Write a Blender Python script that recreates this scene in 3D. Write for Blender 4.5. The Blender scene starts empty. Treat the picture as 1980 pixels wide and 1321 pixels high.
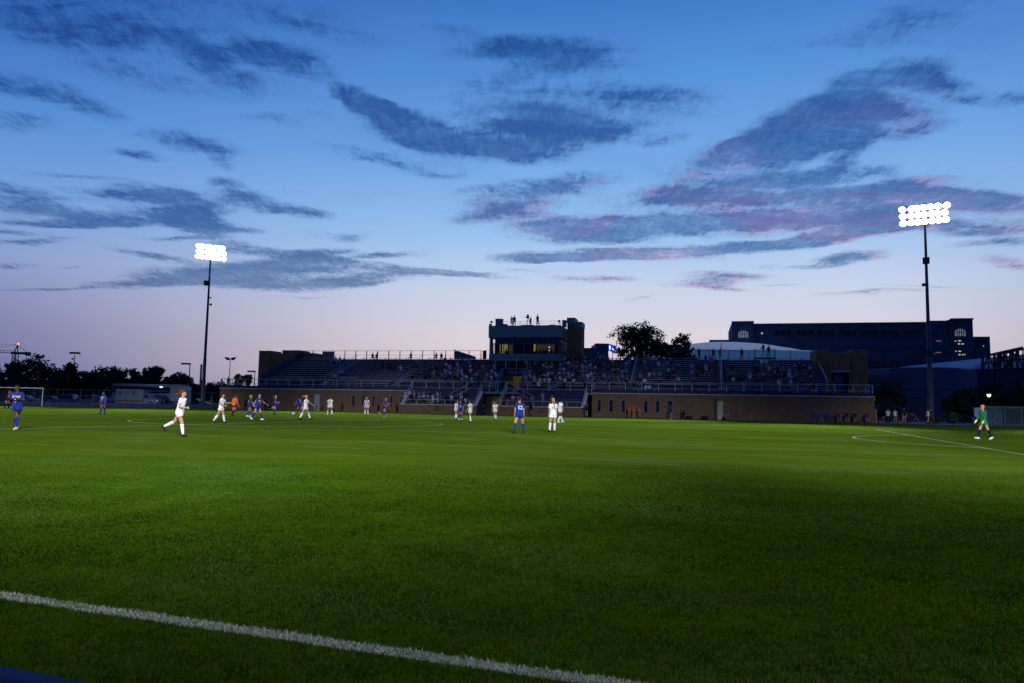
import bpy, bmesh, math, random
import numpy as np
from mathutils import Vector, Matrix
from mathutils.bvhtree import BVHTree
random.seed(7); np.random.seed(7)
PI = math.pi
sc = bpy.context.scene
C = sc.collection

# ------------------------------------------------------------------ camera
FPX = 1400.0; ROLL = .0184; TILT = math.atan(124/1400); CAMH = 1.25
FW = Vector((0, math.cos(TILT), math.sin(TILT))); UP0 = Vector((0, -math.sin(TILT), math.cos(TILT))); RT0 = Vector((1, 0, 0))
CXA = RT0*math.cos(ROLL)+UP0*math.sin(ROLL); CYA = -RT0*math.sin(ROLL)+UP0*math.cos(ROLL)
cam_d = bpy.data.cameras.new('camera'); cam = bpy.data.objects.new('camera', cam_d); C.objects.link(cam)
cam_d.sensor_width = 36; cam_d.lens = FPX/1980*36; cam_d.clip_end = 6000; cam_d.clip_start = .05
m4 = Matrix.Identity(4)
for i, a in enumerate((CXA, CYA, -FW)):
    for j in range(3): m4[j][i] = a[j]
m4.translation = Vector((0, 0, CAMH)); cam.matrix_world = m4
cam_d.dof.use_dof = True; cam_d.dof.focus_distance = 26; cam_d.dof.aperture_fstop = 4.0
sc.camera = cam
sc.view_settings.view_transform = 'Standard'; sc.view_settings.look = 'None'
sc.view_settings.exposure = 0; sc.view_settings.gamma = 1

def ray(px, py): return FW + CXA*((px-990)/FPX) + CYA*((660.5-py)/FPX)
def W(px, py, d):                      # point at forward distance d (world y) seen at a photo pixel
    r = ray(px, py); return Vector((0, 0, CAMH)) + r*(d/r.y)
def GR(px, py):                        # ground point seen at a photo pixel
    r = ray(px, py); return Vector((0, 0, CAMH)) - r*(CAMH/r.z)
ALPHA = math.radians(14.6); D0 = 96.0  # the grandstand's own frame: s along, n away from the pitch
SD = Vector((math.cos(ALPHA), -math.sin(ALPHA), 0)); ND = Vector((math.sin(ALPHA), math.cos(ALPHA), 0))
def SP(px, py, n):
    r = ray(px, py); o = Vector((0, -D0, CAMH)); t = (n-o.dot(ND))/r.dot(ND); p = o+r*t
    return p.dot(SD), p.z
def SW(s, n, z=0): return Vector((0, D0, z)) + SD*s + ND*n
THETA = math.radians(19.1)             # the pitch's own frame: u along the touchline, v across
UD = Vector((math.cos(THETA), -math.sin(THETA), 0)); VD = Vector((math.sin(THETA), math.cos(THETA), 0))
def UV(u, v, z=0): return UD*u + VD*v + Vector((0, 0, z))

def lin(c):
    return tuple((x/255/12.92 if x/255 <= .04045 else ((x/255+.055)/1.055)**2.4) for x in c)

# ------------------------------------------------------------------ sky
w = bpy.data.worlds.new('World'); sc.world = w; w.use_nodes = True
nt = w.node_tree; nt.nodes.clear()
class NB:
    def __init__(s, tree): s.t = tree
    def n(s, typ, ins=None, **kw):
        nd = s.t.nodes.new(typ)
        for k, v in kw.items(): setattr(nd, k, v)
        for k, v in (ins or {}).items():
            if isinstance(v, bpy.types.NodeSocket): s.t.links.new(v, nd.inputs[k])
            else: nd.inputs[k].default_value = v
        return nd
    def m(s, op, a, b=0.0, c=None, clamp=False):
        ins = {0: a, 1: b}
        if c is not None: ins[2] = c
        return s.n('ShaderNodeMath', ins, operation=op, use_clamp=clamp).outputs[0]
    def vm(s, op, a, b):
        return s.n('ShaderNodeVectorMath', {0: a, 1: b}, operation=op).outputs[0]
    def mix(s, f, a, b, bt='MIX'):
        nd = s.t.nodes.new('ShaderNodeMix'); nd.data_type = 'RGBA'; nd.blend_type = bt
        for i, v in ((0, f), (6, a), (7, b)):
            if isinstance(v, bpy.types.NodeSocket): s.t.links.new(v, nd.inputs[i])
            else: nd.inputs[i].default_value = v if i == 0 else (*v, 1)[:4]
        return nd.outputs[2]
    def ramp(s, f, stops, interp='LINEAR'):
        nd = s.t.nodes.new('ShaderNodeValToRGB'); s.t.links.new(f, nd.inputs[0]); cr = nd.color_ramp; cr.interpolation = interp
        while len(cr.elements) < len(stops): cr.elements.new(.5)
        for e, (p, c) in zip(cr.elements, stops):
            e.position = p; e.color = (*c, 1) if len(c) == 3 else c
        return nd.outputs[0]
    def mr(s, v, a, b, c=0., d=1., smooth=True):
        return s.n('ShaderNodeMapRange', {0: v, 1: a, 2: b, 3: c, 4: d}, interpolation_type='SMOOTHSTEP' if smooth else 'LINEAR').outputs[0]
    def noise(s, vec, scale, detail=4, rough=.55, dist=0.):
        return s.n('ShaderNodeTexNoise', {'Vector': vec, 'Scale': scale, 'Detail': detail, 'Roughness': rough, 'Distortion': dist})
S = NB(nt)
tc = S.n('ShaderNodeTexCoord').outputs['Generated']
sep = S.n('ShaderNodeSeparateXYZ', {0: tc}); dx, dy, dz = sep.outputs
R_ = [(0, (206, 186, 194)), (.05, (224, 206, 208)), (.10, (219, 212, 222)), (.16, (200, 212, 236)), (.23, (156, 196, 240)), (.32, (119, 172, 232)), (.42, (88, 148, 218)), (.50, (64, 122, 200)), (.7, (46, 92, 170)), (1, (26, 54, 118))]
L_ = [(0, (68, 88, 146)), (.03, (82, 98, 154)), (.07, (104, 113, 162)), (.11, (122, 132, 180)), (.16, (128, 152, 202)), (.23, (112, 156, 216)), (.32, (80, 136, 208)), (.42, (52, 108, 190)), (.50, (30, 78, 156)), (.7, (24, 62, 136)), (1, (26, 54, 118))]
B_ = [(0, (62, 68, 118)), (.2, (54, 70, 128)), (.5, (36, 62, 126)), (1, (26, 54, 118))]
el = S.m('MAXIMUM', dz, 0.0)
cr = S.ramp(el, [(p, lin(c)) for p, c in R_]); cl = S.ramp(el, [(p, lin(c)) for p, c in L_]); cb = S.ramp(el, [(p, lin(c)) for p, c in B_])
az = S.m('ARCTAN2', dx, dy)
fl = S.mr(az, math.radians(-46), math.radians(2), 0, 1)
fr = S.mr(az, math.radians(24), math.radians(44), 1, .55)
sky = S.mix(S.m('MULTIPLY', fl, fr), cl, cr)
aaz = S.m('ABSOLUTE', az)
sky = S.mix(S.mr(aaz, math.radians(42), math.radians(95)), sky, cb)
# cloud field: each cloud has its own place on the sky sphere (gnomonic co-ordinates about due ahead)
dyc = S.m('MAXIMUM', dy, .05)
g = S.n('ShaderNodeCombineXYZ', {0: S.m('DIVIDE', dx, dyc), 1: S.m('DIVIDE', dz, dyc), 2: 0.0}).outputs[0]
dzc = S.m('ADD', S.m('MAXIMUM', dz, 0.0), .06)
cp = S.n('ShaderNodeCombineXYZ', {0: S.m('DIVIDE', dx, dzc), 1: S.m('DIVIDE', dy, dzc), 2: 0.0}).outputs[0]
cpm = S.n('ShaderNodeMapping', {'Vector': cp, 'Rotation': (0, 0, .35), 'Scale': (.75, 1.0, 1)}).outputs[0]
wn = S.noise(cpm, 1.1, 3, .5).outputs['Color']
wf = S.noise(cpm, 5.0, 3, .6).outputs['Color']
wamp = S.mr(el, .10, .36, .38, 1.0)
wv = S.vm('ADD', S.vm('MULTIPLY', S.vm('SUBTRACT', wn, (.5, .5, .5)), (.10, .045, 0)), S.vm('MULTIPLY', S.vm('SUBTRACT', wf, (.5, .5, .5)), (.045, .026, 0)))
gw = S.vm('ADD', g, S.vm('MULTIPLY', wv, S.n('ShaderNodeCombineXYZ', {0: wamp, 1: wamp, 2: 0.0}).outputs[0]))
CL = [ # cx, cy, rx, ry, rotation (deg, clockwise), strength  -- in photo pixels, turned into directions below
 (60,175,150,30,12,.8),(60,235,75,26,5,.6),(170,205,90,26,22,.45),(110,45,240,80,12,.5),(330,80,260,56,14,.5),(540,115,120,38,14,.9),(400,130,120,30,28,.55),(250,150,200,30,12,.35),(600,50,200,40,8,.35),
 (360,278,120,30,10,.85),(415,305,50,22,35,.5),(252,300,66,13,10,.7),(535,230,80,18,8,.5),(440,20,300,40,3,.35),
 (700,190,80,24,20,.75),(720,200,90,26,22,.7),(800,240,140,34,22,.95),(900,275,150,30,10,.8),(1010,290,120,24,4,.8),(1000,250,160,36,8,.5),(1110,262,120,34,5,.6),(810,325,110,14,12,.45),(700,290,110,20,15,.35),
 (1085,100,170,42,4,1.0),(960,90,120,28,-4,.55),(870,60,120,20,5,.3),(1060,135,120,26,-8,.45),(1245,205,170,34,6,.42),(1010,200,150,40,10,.32),(1120,180,140,36,4,.30),(1060,225,120,26,8,.5),(1180,250,110,22,2,.5),(1330,195,90,26,4,.35),(1280,272,60,14,-6,.55),(1110,225,130,30,5,.35),
 (1080,352,130,24,-9,.75),(1000,395,130,30,-14,.6),(950,372,80,14,-5,.4),
 (1690,150,130,38,-10,.6),(1640,150,60,24,-20,.4),(1780,140,80,30,10,.35),(1610,195,130,34,-30,.6),(1540,225,180,34,-30,.7),(1440,285,180,24,-24,.8),(1660,245,100,36,-22,.7),(1560,285,150,22,-16,.55),(1600,225,150,56,-27,.5),(1690,195,120,46,-16,.45),(1650,375,220,24,-4,.6),(1750,230,90,30,-10,.4),(1640,300,90,20,-34,.5),(1775,255,95,17,-12,.75),(1790,165,110,30,10,.6),(1500,290,240,32,-9,.7),
 (1400,350,230,24,-8,.6),(1560,345,200,30,-3,.6),(1500,372,260,16,-3,.4),(1760,350,110,14,-4,.5),(1330,385,200,22,-4,.45),
 (1180,438,220,30,-2,1.25),(1330,428,200,24,0,1.0),(1110,440,120,26,6,.8),(1430,420,220,24,2,.85),(1600,405,290,30,-6,.75),(1800,385,200,34,3,.9),(1930,400,140,34,9,1.0),(1720,430,200,30,-4,.7),(1900,445,150,20,0,.75),(1650,455,180,22,-10,.8),(1500,440,150,18,-3,.5),
 (1180,488,230,15,-2,1.3),(1400,483,240,14,-3,1.3),(1060,495,100,10,0,.9),(1580,462,120,16,-8,.8),(1370,500,80,12,4,.4),(1640,503,100,12,-8,.95),(1540,518,90,7,0,.55),(1400,534,110,12,2,.6),(1350,548,95,12,0,.9),(1395,560,70,7,4,.5),(1145,537,100,8,0,.75),(1010,523,80,5,3,.35),
 (1930,472,110,10,-3,.8),(1960,508,80,14,8,.6),(1690,565,140,5,-3,.5),(1790,552,120,3,-1,.35),(1240,574,50,5,-8,.35),(1510,553,45,3,0,.4),
 (1730,60,140,34,-10,.42),(1830,15,150,30,-6,.35),(1570,85,140,26,-5,.3),(1950,190,110,14,-4,.6),(1880,200,80,12,5,.35),(1700,325,60,8,-10,.3),
 (20,360,110,22,12,.7),(90,400,170,18,8,.95),(60,430,120,10,4,.7),(180,428,150,12,-2,.9),(260,372,160,10,6,.5),(300,370,110,14,10,.8),(370,385,90,20,8,.85),(370,425,90,28,12,.85),(400,440,70,16,-8,.6),(470,380,90,24,16,1.05),(580,403,75,13,6,.95),(480,440,60,9,3,.75),(330,400,130,40,12,.4),(150,415,160,26,4,.4),
 (140,335,160,6,6,.4),(0,450,110,9,5,.7),(80,470,90,10,-4,.55),(20,472,90,7,3,.5),(290,497,95,9,8,.9),(340,460,100,6,-3,.6),(20,515,60,6,0,.7),(140,522,40,3,0,.4),
 (440,463,80,10,8,.6),(520,487,150,15,6,1.0),(630,485,90,12,-2,.7),(760,490,110,9,-5,.8),(570,516,160,22,-2,1.0),(380,530,170,22,-2,.9),(520,548,210,16,1,.95),(270,548,150,10,-2,.9),(120,555,140,4,0,.55),(820,522,190,11,4,.95),(730,535,120,14,-4,.8),(880,524,100,9,5,.8),(700,548,120,7,-3,.5),(560,572,110,4,2,.4),(480,530,260,34,0,.45),
 (640,448,80,12,8,.35),(690,455,50,14,-10,.3),(720,375,110,12,-3,.25),(560,370,60,10,0,.2),
 (1560,270,380,110,-22,.24),(1650,370,420,80,-3,.26),(1000,235,400,90,8,.24),(1080,150,280,80,4,.2),(250,90,400,90,10,.18),(1050,380,240,50,-8,.28),(820,310,200,34,10,.28),(1300,455,400,45,0,.2),(600,210,200,40,12,.16),(200,400,330,50,6,.22),(1750,90,280,80,-8,.2)]
def gno(px, py):
    r = ray(px, py); return Vector((r.x/r.y, r.z/r.y))
acc = None
for (cx_, cy_, rx_, ry_, ro, st) in CL:
    a = math.radians(ro); c0 = gno(cx_, cy_)
    ex = gno(cx_+rx_*math.cos(a), cy_+rx_*math.sin(a))-c0; ey = gno(cx_-ry_*math.sin(a), cy_+ry_*math.cos(a))-c0
    mp = S.n('ShaderNodeMapping', {'Vector': gw, 'Location': (c0.x, c0.y, 0), 'Rotation': (0, 0, math.atan2(ex.y, ex.x)), 'Scale': (ex.length*1.12, ey.length*1.08, 1)}, vector_type='TEXTURE')
    gd = S.n('ShaderNodeTexGradient', {0: mp.outputs[0]}, gradient_type='SPHERICAL').outputs['Fac']
    acc = S.m('MULTIPLY', gd, st*1.1) if acc is None else S.m('MULTIPLY_ADD', gd, st*1.1, acc)
front = S.mr(dy, .15, .5)
# loose cloud elsewhere round the horizon, out of the photograph's field
el2 = S.m('MULTIPLY', S.m('SUBTRACT', 1.0, front), S.mr(S.noise(cpm, .8, 4, .55).outputs['Fac'], .5, .7))
B = S.m('ADD', S.m('MULTIPLY', S.m('MINIMUM', acc, .98), front), S.m('MULTIPLY', el2, .6))
nf = S.noise(cpm, 3.0, 9, .68, .3).outputs['Fac']
# fine ripples
rp = S.n('ShaderNodeMapping', {'Vector': cp, 'Rotation': (0, 0, -.5), 'Scale': (2.4, 1.0, 1)}).outputs[0]
nr = S.noise(rp, 12, 6, .7, .8).outputs['Fac']
sm_ = S.n('ShaderNodeMapping', {'Vector': gw, 'Rotation': (0, 0, -.06), 'Scale': (5, 30, 1)}).outputs[0]
ns = S.noise(sm_, 1.0, 6, .62, .5).outputs['Fac']
nsum = S.m('ADD', S.m('MULTIPLY', S.m('SUBTRACT', nf, .5), 1.5), S.m('MULTIPLY', S.m('SUBTRACT', nr, .5), 1.2))
nsum = S.m('ADD', nsum, S.m('MULTIPLY', S.m('SUBTRACT', ns, .5), 1.5))
gate = S.mr(B, .0, .30)
dens = S.m('ADD', S.m('MULTIPLY', B, S.m('ADD', 1.0, S.m('MULTIPLY', nsum, S.mr(B, .5, 1.0, 1.35, .75)))), S.m('MULTIPLY', S.m('MULTIPLY', nsum, .22), gate))
D = S.mr(dens, .0, .95)
# thin veil variation in the clear sky
veil = S.mr(S.noise(cpm, 1.6, 6, .6, .4).outputs['Fac'], .45, .8, 0, .28)
veil = S.m('MULTIPLY', veil, S.mr(el, .12, .3))
sky0 = S.mix(veil, sky, S.mix(1.0, sky, (.55, .62, .74), 'MULTIPLY'))
core = S.mix(1.0, sky0, S.mix(S.mr(el, .13, .27), (.21, .34, .50), (.155, .265, .43)), 'MULTIPLY')
core = S.mix(1.0, core, (.004, .010, .022), 'ADD')
pinkz = S.m('MULTIPLY', S.mr(az, math.radians(-12), math.radians(14)), S.m('SUBTRACT', 1.0, S.mr(el, .22, .42)))
pn = S.mr(S.noise(cpm, 2.2, 5, .6, .3).outputs['Fac'], .42, .62)
edge = S.m('MULTIPLY', S.mr(D, .25, .55), S.m('SUBTRACT', 1.0, S.mr(D, .6, .97)))
pk = S.m('MULTIPLY', S.m('MULTIPLY', pinkz, pn), S.m('ADD', S.m('MULTIPLY', edge, .75), S.m('MULTIPLY', D, .22)), clamp=True)
ccol = S.mix(pk, core, lin((186, 112, 168)))
ccol = S.mix(S.mr(nsum, -.25, .35, .22, 0), ccol, sky0)
skyf = S.mix(S.m('MULTIPLY', D, .97), sky0, ccol)
# ground half of the sphere: dark
skyf = S.mix(S.mr(dz, -.02, -.0), (.006, .008, .015), skyf)
bg = S.n('ShaderNodeBackground', {'Color': skyf, 'Strength': 1.0})
ow = S.n('ShaderNodeOutputWorld', {'Surface': bg.outputs[0]})
w.cycles.sampling_method = 'MANUAL'; w.cycles.sample_map_resolution = 512

# ------------------------------------------------------------------ object helpers
def tag(o, label=None, cat=None, group=None, kind=None):
    if label: o['label'] = label
    if cat: o['category'] = cat
    if group: o['group'] = group
    if kind: o['kind'] = kind
    return o
def empty(name, loc=(0, 0, 0), rz=0.0, label=None, cat=None, group=None):
    o = bpy.data.objects.new(name, None); C.objects.link(o); o.location = loc; o.rotation_euler = (0, 0, rz)
    o.empty_display_size = .2
    return tag(o, label, cat, group)
class MB:
    """collects closed shapes, then links them as ONE mesh object"""
    def __init__(s): s.v = []; s.f = []; s.mi = []
    def add(s, vs, fs, mi=0):
        b = len(s.v); s.v += [tuple(x) for x in vs]; s.f += [tuple(i+b for i in f) for f in fs]; s.mi += [mi]*len(fs); return s
    def box(s, c, d, rz=0.0, mi=0, M=None):
        x, y, z = d[0]/2, d[1]/2, d[2]/2
        vs = [Vector((sx*x, sy*y, sz*z)) for sz in (-1, 1) for sx, sy in ((-1, -1), (1, -1), (1, 1), (-1, 1))]
        if rz: R = Matrix.Rotation(rz, 3, 'Z'); vs = [R @ v for v in vs]
        if M is not None: vs = [M @ v for v in vs]
        vs = [v+Vector(c) for v in vs]
        return s.add(vs, [(3, 2, 1, 0), (4, 5, 6, 7), (0, 1, 5, 4), (1, 2, 6, 5), (2, 3, 7, 6), (3, 0, 4, 7)], mi)
    def bb(s, x0, x1, y0, y1, z0, z1, mi=0):
        return s.box(((x0+x1)/2, (y0+y1)/2, (z0+z1)/2), (abs(x1-x0), abs(y1-y0), abs(z1-z0)), 0, mi)
    def prism(s, pts, axis, a, b, mi=0):   # pts 2D polygon; axis the extrusion axis
        n = len(pts); vs = []
        for t in (a, b):
            for p in pts:
                vs.append((t, p[0], p[1]) if axis == 'x' else (p[0], t, p[1]) if axis == 'y' else (p[0], p[1], t))
        fs = [tuple(range(n))[::-1], tuple(range(n, 2*n))] + [(i, (i+1) % n, n+(i+1) % n, n+i) for i in range(n)]
        return s.add(vs, fs, mi)
    def tube(s, p0, p1, r0, r1=None, n=8, mi=0, cap=False):
        p0 = Vector(p0); p1 = Vector(p1); r1 = r0 if r1 is None else r1
        d = (p1-p0); L = d.length
        if L < 1e-6: return s
        d /= L; a = d.orthogonal().normalized(); b = d.cross(a)
        rings = [(p0, r0), (p1, r1)]
        if cap: rings = [(p0-d*r0*.92, r0*.38), (p0-d*r0*.6, r0*.8), (p0, r0), (p1, r1), (p1+d*r1*.6, r1*.8), (p1+d*r1*.92, r1*.38)]
        vs = []
        for c, r in rings:
            for k in range(n):
                t = 2*PI*k/n; vs.append(c+(a*math.cos(t)+b*math.sin(t))*r)
        m = len(rings); fs = [tuple(range(n))[::-1], tuple(range((m-1)*n, m*n))]
        for q in range(m-1):
            for k in range(n):
                k2 = (k+1) % n; fs.append((q*n+k, q*n+k2, (q+1)*n+k2, (q+1)*n+k))
        return s.add(vs, fs, mi)
    def path(s, pts, r, n=6, mi=0):
        for a, b in zip(pts[:-1], pts[1:]): s.tube(a, b, r, r, n, mi)
        return s
    def loft(s, rings, n=16, mi=0):       # rings: (centre, rx, ry[, exponent]) stacked along z-ish, closed
        vs = []
        for rg in rings:
            c, rx, ry = rg[0], rg[1], rg[2]; M = rg[3] if len(rg) > 3 else None
            for k in range(n):
                t = 2*PI*k/n; v = Vector((math.cos(t)*rx, math.sin(t)*ry, 0))
                if M is not None: v = M @ v
                vs.append(Vector(c)+v)
        m = len(rings); fs = [tuple(range(n))[::-1], tuple(range((m-1)*n, m*n))]
        for q in range(m-1):
            for k in range(n):
                k2 = (k+1) % n; fs.append((q*n+k, q*n+k2, (q+1)*n+k2, (q+1)*n+k))
        return s.add(vs, fs, mi)
    def ball(s, c, r, n=12, m=8, mi=0, M=None):
        r = (r, r, r) if not hasattr(r, '__len__') else r
        vs = []
        def T(v): 
            v = Vector(v)
            if M is not None: v = M @ v
            return v+Vector(c)
        vs.append(T((0, 0, -r[2])))
        for q in range(1, m):
            p = -PI/2+PI*q/m
            for k in range(n):
                t = 2*PI*k/n; vs.append(T((math.cos(p)*math.cos(t)*r[0], math.cos(p)*math.sin(t)*r[1], math.sin(p)*r[2])))
        vs.append(T((0, 0, r[2]))); L = len(vs)-1; fs = []
        for k in range(n):
            k2 = (k+1) % n; fs.append((0, 1+k2, 1+k)); fs.append((L, L-n+k, L-n+k2))
            for q in range(m-2): fs.append((1+q*n+k, 1+q*n+k2, 1+(q+1)*n+k2, 1+(q+1)*n+k))
        return s.add(vs, fs, mi)
    def mesh(s, name, mats=(), smooth=False):
        me = bpy.data.meshes.new(name); me.from_pydata([tuple(v) for v in s.v], [], s.f)
        mats = mats if isinstance(mats, (list, tuple)) else [mats]
        for m in mats: me.materials.append(m)
        if len(mats) > 1: me.polygons.foreach_set('material_index', s.mi)
        if smooth: me.polygons.foreach_set('use_smooth', [True]*len(s.f))
        me.update(); return me
    def build(s, name, mats=(), parent=None, smooth=False, loc=None):
        o = bpy.data.objects.new(name, s.mesh(name, mats, smooth)); C.objects.link(o)
        if parent is not None: o.parent = parent
        if loc is not None: o.location = loc
        return o
def copy_tree(o, parent=None):
    c = o.copy(); C.objects.link(c); c.parent = parent
    for ch in list(o.children): copy_tree(ch, c)
    return c

# ------------------------------------------------------------------ materials
MATS = {}
def mat(name, col, rough=.8, var=.12, vscale=3.0, metal=0.0, bump=0.0, bscale=30., emit=None, estr=1.0, spec=.3, coord='Object'):
    if name in MATS: return MATS[name]
    m = bpy.data.materials.new(name); m.use_nodes = True; t = m.node_tree; bs = t.nodes['Principled BSDF']; N = NB(t)
    bs.inputs['Roughness'].default_value = rough; bs.inputs['Metallic'].default_value = metal
    bs.inputs['Specular IOR Level'].default_value = spec
    if var > 0:
        co = N.n('ShaderNodeTexCoord').outputs[coord]
        f = N.noise(co, vscale, 5, .6).outputs['Fac']
        c = N.mix(N.mr(f, .3, .7, 0, 1, False), tuple(x*(1-var) for x in col), tuple(min(1, x*(1+var)) for x in col))
        t.links.new(c, bs.inputs['Base Color'])
        if bump:
            b = N.n('ShaderNodeBump', {'Height': N.noise(co, bscale, 4, .6).outputs['Fac'], 'Strength': bump, 'Distance': .02})
            t.links.new(b.outputs[0], bs.inputs['Normal'])
    else: bs.inputs['Base Color'].default_value = (*col, 1)
    if emit: bs.inputs['Emission Color'].default_value = (*emit, 1); bs.inputs['Emission Strength'].default_value = estr
    MATS[name] = m; return m
def brick_mat(name, c1, c2, mortar, scale=1.0, axis='xz'):
    m = bpy.data.materials.new(name); m.use_nodes = True; t = m.node_tree; bs = t.nodes['Principled BSDF']; N = NB(t)
    co = N.n('ShaderNodeTexCoord').outputs['Object']; sp = N.n('ShaderNodeSeparateXYZ', {0: co})
    u = N.m('ADD', sp.outputs[0], sp.outputs[1])
    v = N.n('ShaderNodeCombineXYZ', {0: u, 1: sp.outputs[2], 2: 0.0}).outputs[0]
    bt = N.n('ShaderNodeTexBrick', {'Vector': v, 'Color1': (*c1, 1), 'Color2': (*c2, 1), 'Mortar': (*mortar, 1), 'Scale': scale, 'Mortar Size': .012, 'Brick Width': .40, 'Row Height': .13, 'Bias': -.2})
    f = N.noise(co, .9, 5, .7).outputs['Fac']
    f2 = N.noise(N.n('ShaderNodeMapping', {'Vector': v, 'Scale': (1.2, 7, 1)}).outputs[0], 2.2, 3, .7).outputs['Fac']
    c = N.mix(N.mr(f, .3, .7, .0, .5), bt.outputs[0], tuple(x*.55 for x in c1))
    c = N.mix(N.mr(f2, .45, .7, .0, .6), c, tuple(min(1, x*1.9) for x in c2))
    t.links.new(c, bs.inputs['Base Color']); bs.inputs['Roughness'].default_value = .92; bs.inputs['Specular IOR Level'].default_value = .1
    MATS[name] = m; return m
BRICK = brick_mat('tan_brick', (.24, .15, .085), (.165, .11, .07), (.19, .15, .12))
BRICKFAR = brick_mat('grey_brick', (.10, .12, .15), (.08, .10, .13), (.12, .13, .16))
LEDGE = mat('stone_ledge', (.62, .60, .62), .8)
CONC = mat('concrete', (.30, .31, .34), .9)
NAVY = mat('navy_board', (.012, .018, .10), .6)
DECK = mat('dark_deck', (.045, .06, .12), .8)
ALU = mat('aluminium_bench', (.62, .62, .70), .45, .1, 2.)
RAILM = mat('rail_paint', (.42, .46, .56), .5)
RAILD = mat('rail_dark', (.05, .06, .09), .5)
TEAL = mat('teal_panel', (.10, .22, .32), .6, .06)
WINM = mat('dark_window', (.008, .012, .05), .12, 0)
DOORM = mat('grey_door', (.40, .43, .48), .6)
SILH = mat('black_metal', (.02, .022, .03), .6)
# ------------------------------------------------------------------ ground
def grass_mat():
    m = bpy.data.materials.new('pitch_grass'); m.use_nodes = True; t = m.node_tree; bs = t.nodes['Principled BSDF']; N = NB(t)
    co = N.n('ShaderNodeTexCoord').outputs['Object']
    pc = N.n('ShaderNodeMapping', {'Vector': co, 'Rotation': (0, 0, THETA)}).outputs[0]
    big = N.noise(N.n('ShaderNodeMapping', {'Vector': pc, 'Scale': (.05, .13, 1)}).outputs[0], 1.0, 4, .6).outputs['Fac']
    mid = N.noise(N.n('ShaderNodeMapping', {'Vector': pc, 'Scale': (.25, .9, 1)}).outputs[0], 1.0, 4, .65).outputs['Fac']
    fine = N.noise(co, 22., 5, .75).outputs['Fac']
    vf = N.noise(co, 90., 3, .7).outputs['Fac']
    sx = N.n('ShaderNodeSeparateXYZ', {0: pc})
    st = N.m('SINE', N.m('MULTIPLY', N.m('ADD', sx.outputs[1], N.m('MULTIPLY', mid, 1.5)), PI/3.7))
    c = N.mix(N.mr(big, .3, .7), (.068, .132, .006), (.112, .188, .014))
    c = N.mix(N.mr(mid, .3, .7, 0, .55), c, (.042, .086, .003))
    c = N.mix(N.mr(st, -.5, .5, 0, .22), c, (.042, .086, .003))
    pl_ = N.noise(N.n('ShaderNodeMapping', {'Vector': pc, 'Scale': (.16, .38, 1), 'Location': (7, 3, 0)}).outputs[0], 1.0, 5, .7, .4).outputs['Fac']
    c = N.mix(N.mr(pl_, .46, .66, 0, .6), c, (.12, .185, .05))
    c = N.mix(N.mr(fine, .35, .7, 0, .65), c, (.022, .050, .002))
    c = N.mix(N.mr(vf, .45, .7, 0, .4), c, (.12, .175, .018))
    t.links.new(c, bs.inputs['Base Color']); bs.inputs['Roughness'].default_value = 1; bs.inputs['Specular IOR Level'].default_value = 0
    h = N.m('ADD', N.m('MULTIPLY', fine, .6), vf)
    t.links.new(N.n('ShaderNodeBump', {'Height': h, 'Strength': .35, 'Distance': .02}).outputs[0], bs.inputs['Normal'])
    return m
GRASS = grass_mat()
GROUNDM = mat('far_ground', (.03, .035, .03), .9, .3, .05)
b = MB(); b.bb(-2500, 2500, -600, 4500, -1.0, -.012); tag(b.build('ground', GROUNDM), kind='structure')
b = MB(); q = [UV(-60, -30), UV(60, -30), UV(60, 40), UV(60, 120), UV(-130, 120), UV(-130, -30)]
def sheet(name, pts, z, m, th=.004):
    bb_ = MB(); bb_.prism([(p.x, p.y) for p in pts], 'z', z-th, z); return tag(bb_.build(name, m), kind='structure')
# the lawn runs to the foot of the grandstand and to the path behind the goal ends
gl = [UV(-150, -12), UV(48, -12), SW(58, -1.2), SW(-43.2, -.05), SW(-52, 2), SW(-95, 30)]
sheet('pitch', gl, 0.0, GRASS)
ASPH = mat('asphalt', (.05, .055, .07), .9, .3, 2.)
sheet('car_park', [SW(-52, 4), SW(-46, 4), SW(-46, 60), SW(-150, 90), SW(-150, 50)], .002, ASPH, .008)
PATHM = mat('path_concrete', (.16, .19, .26), .9, .2, 1.)
sheet('path', [SW(43.9, -.9), SW(100, -1.0), SW(100, 26), SW(43.9, 26)], .004, PATHM, .008)

# pitch markings: worn white paint on grass
def paint_mat():
    m = bpy.data.materials.new('line_paint'); m.use_nodes = True; t = m.node_tree; bs = t.nodes['Principled BSDF']; N = NB(t)
    co = N.n('ShaderNodeTexCoord').outputs['Object']
    f = N.noise(co, 40., 4, .7).outputs['Fac']; f2 = N.noise(co, 1.4, 4, .7).outputs['Fac']
    c = N.mix(N.mr(f, .35, .68), (.34, .38, .29), (.09, .15, .02))
    c = N.mix(N.mr(f2, .4, .75, 0, .6), c, (.10, .17, .03))
    t.links.new(c, bs.inputs['Base Color']); bs.inputs['Roughness'].default_value = .9; bs.inputs['Specular IOR Level'].default_value = .05
    return m
PAINT = paint_mat()
UC, VC, U18, UG = -27.5, 38.4, 7.8, 24.3
VNEAR, VFAR = 3.38, 73.4
def line(b, a, c, wd=.12):
    a = Vector(a); c = Vector(c); d = (c-a).normalized(); p = Vector((-d.y, d.x))*wd/2
    pts = [a-p, c-p, c+p, a+p]; w3 = [UV(x.x, x.y) for x in pts]
    b.prism([(k.x, k.y) for k in w3], 'z', .0005, .0045)
b = MB()
line(b, (UC, VNEAR+.06), (UC, VFAR-.06)); line(b, (-82, VFAR), (UG, VFAR)); line(b, (UG, VNEAR), (UG, VFAR))
line(b, (U18, VC-20.15), (U18, VC+20.15)); line(b, (U18, VC-20.15), (UG, VC-20.15)); line(b, (U18, VC+20.15), (UG, VC+20.15))
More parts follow.
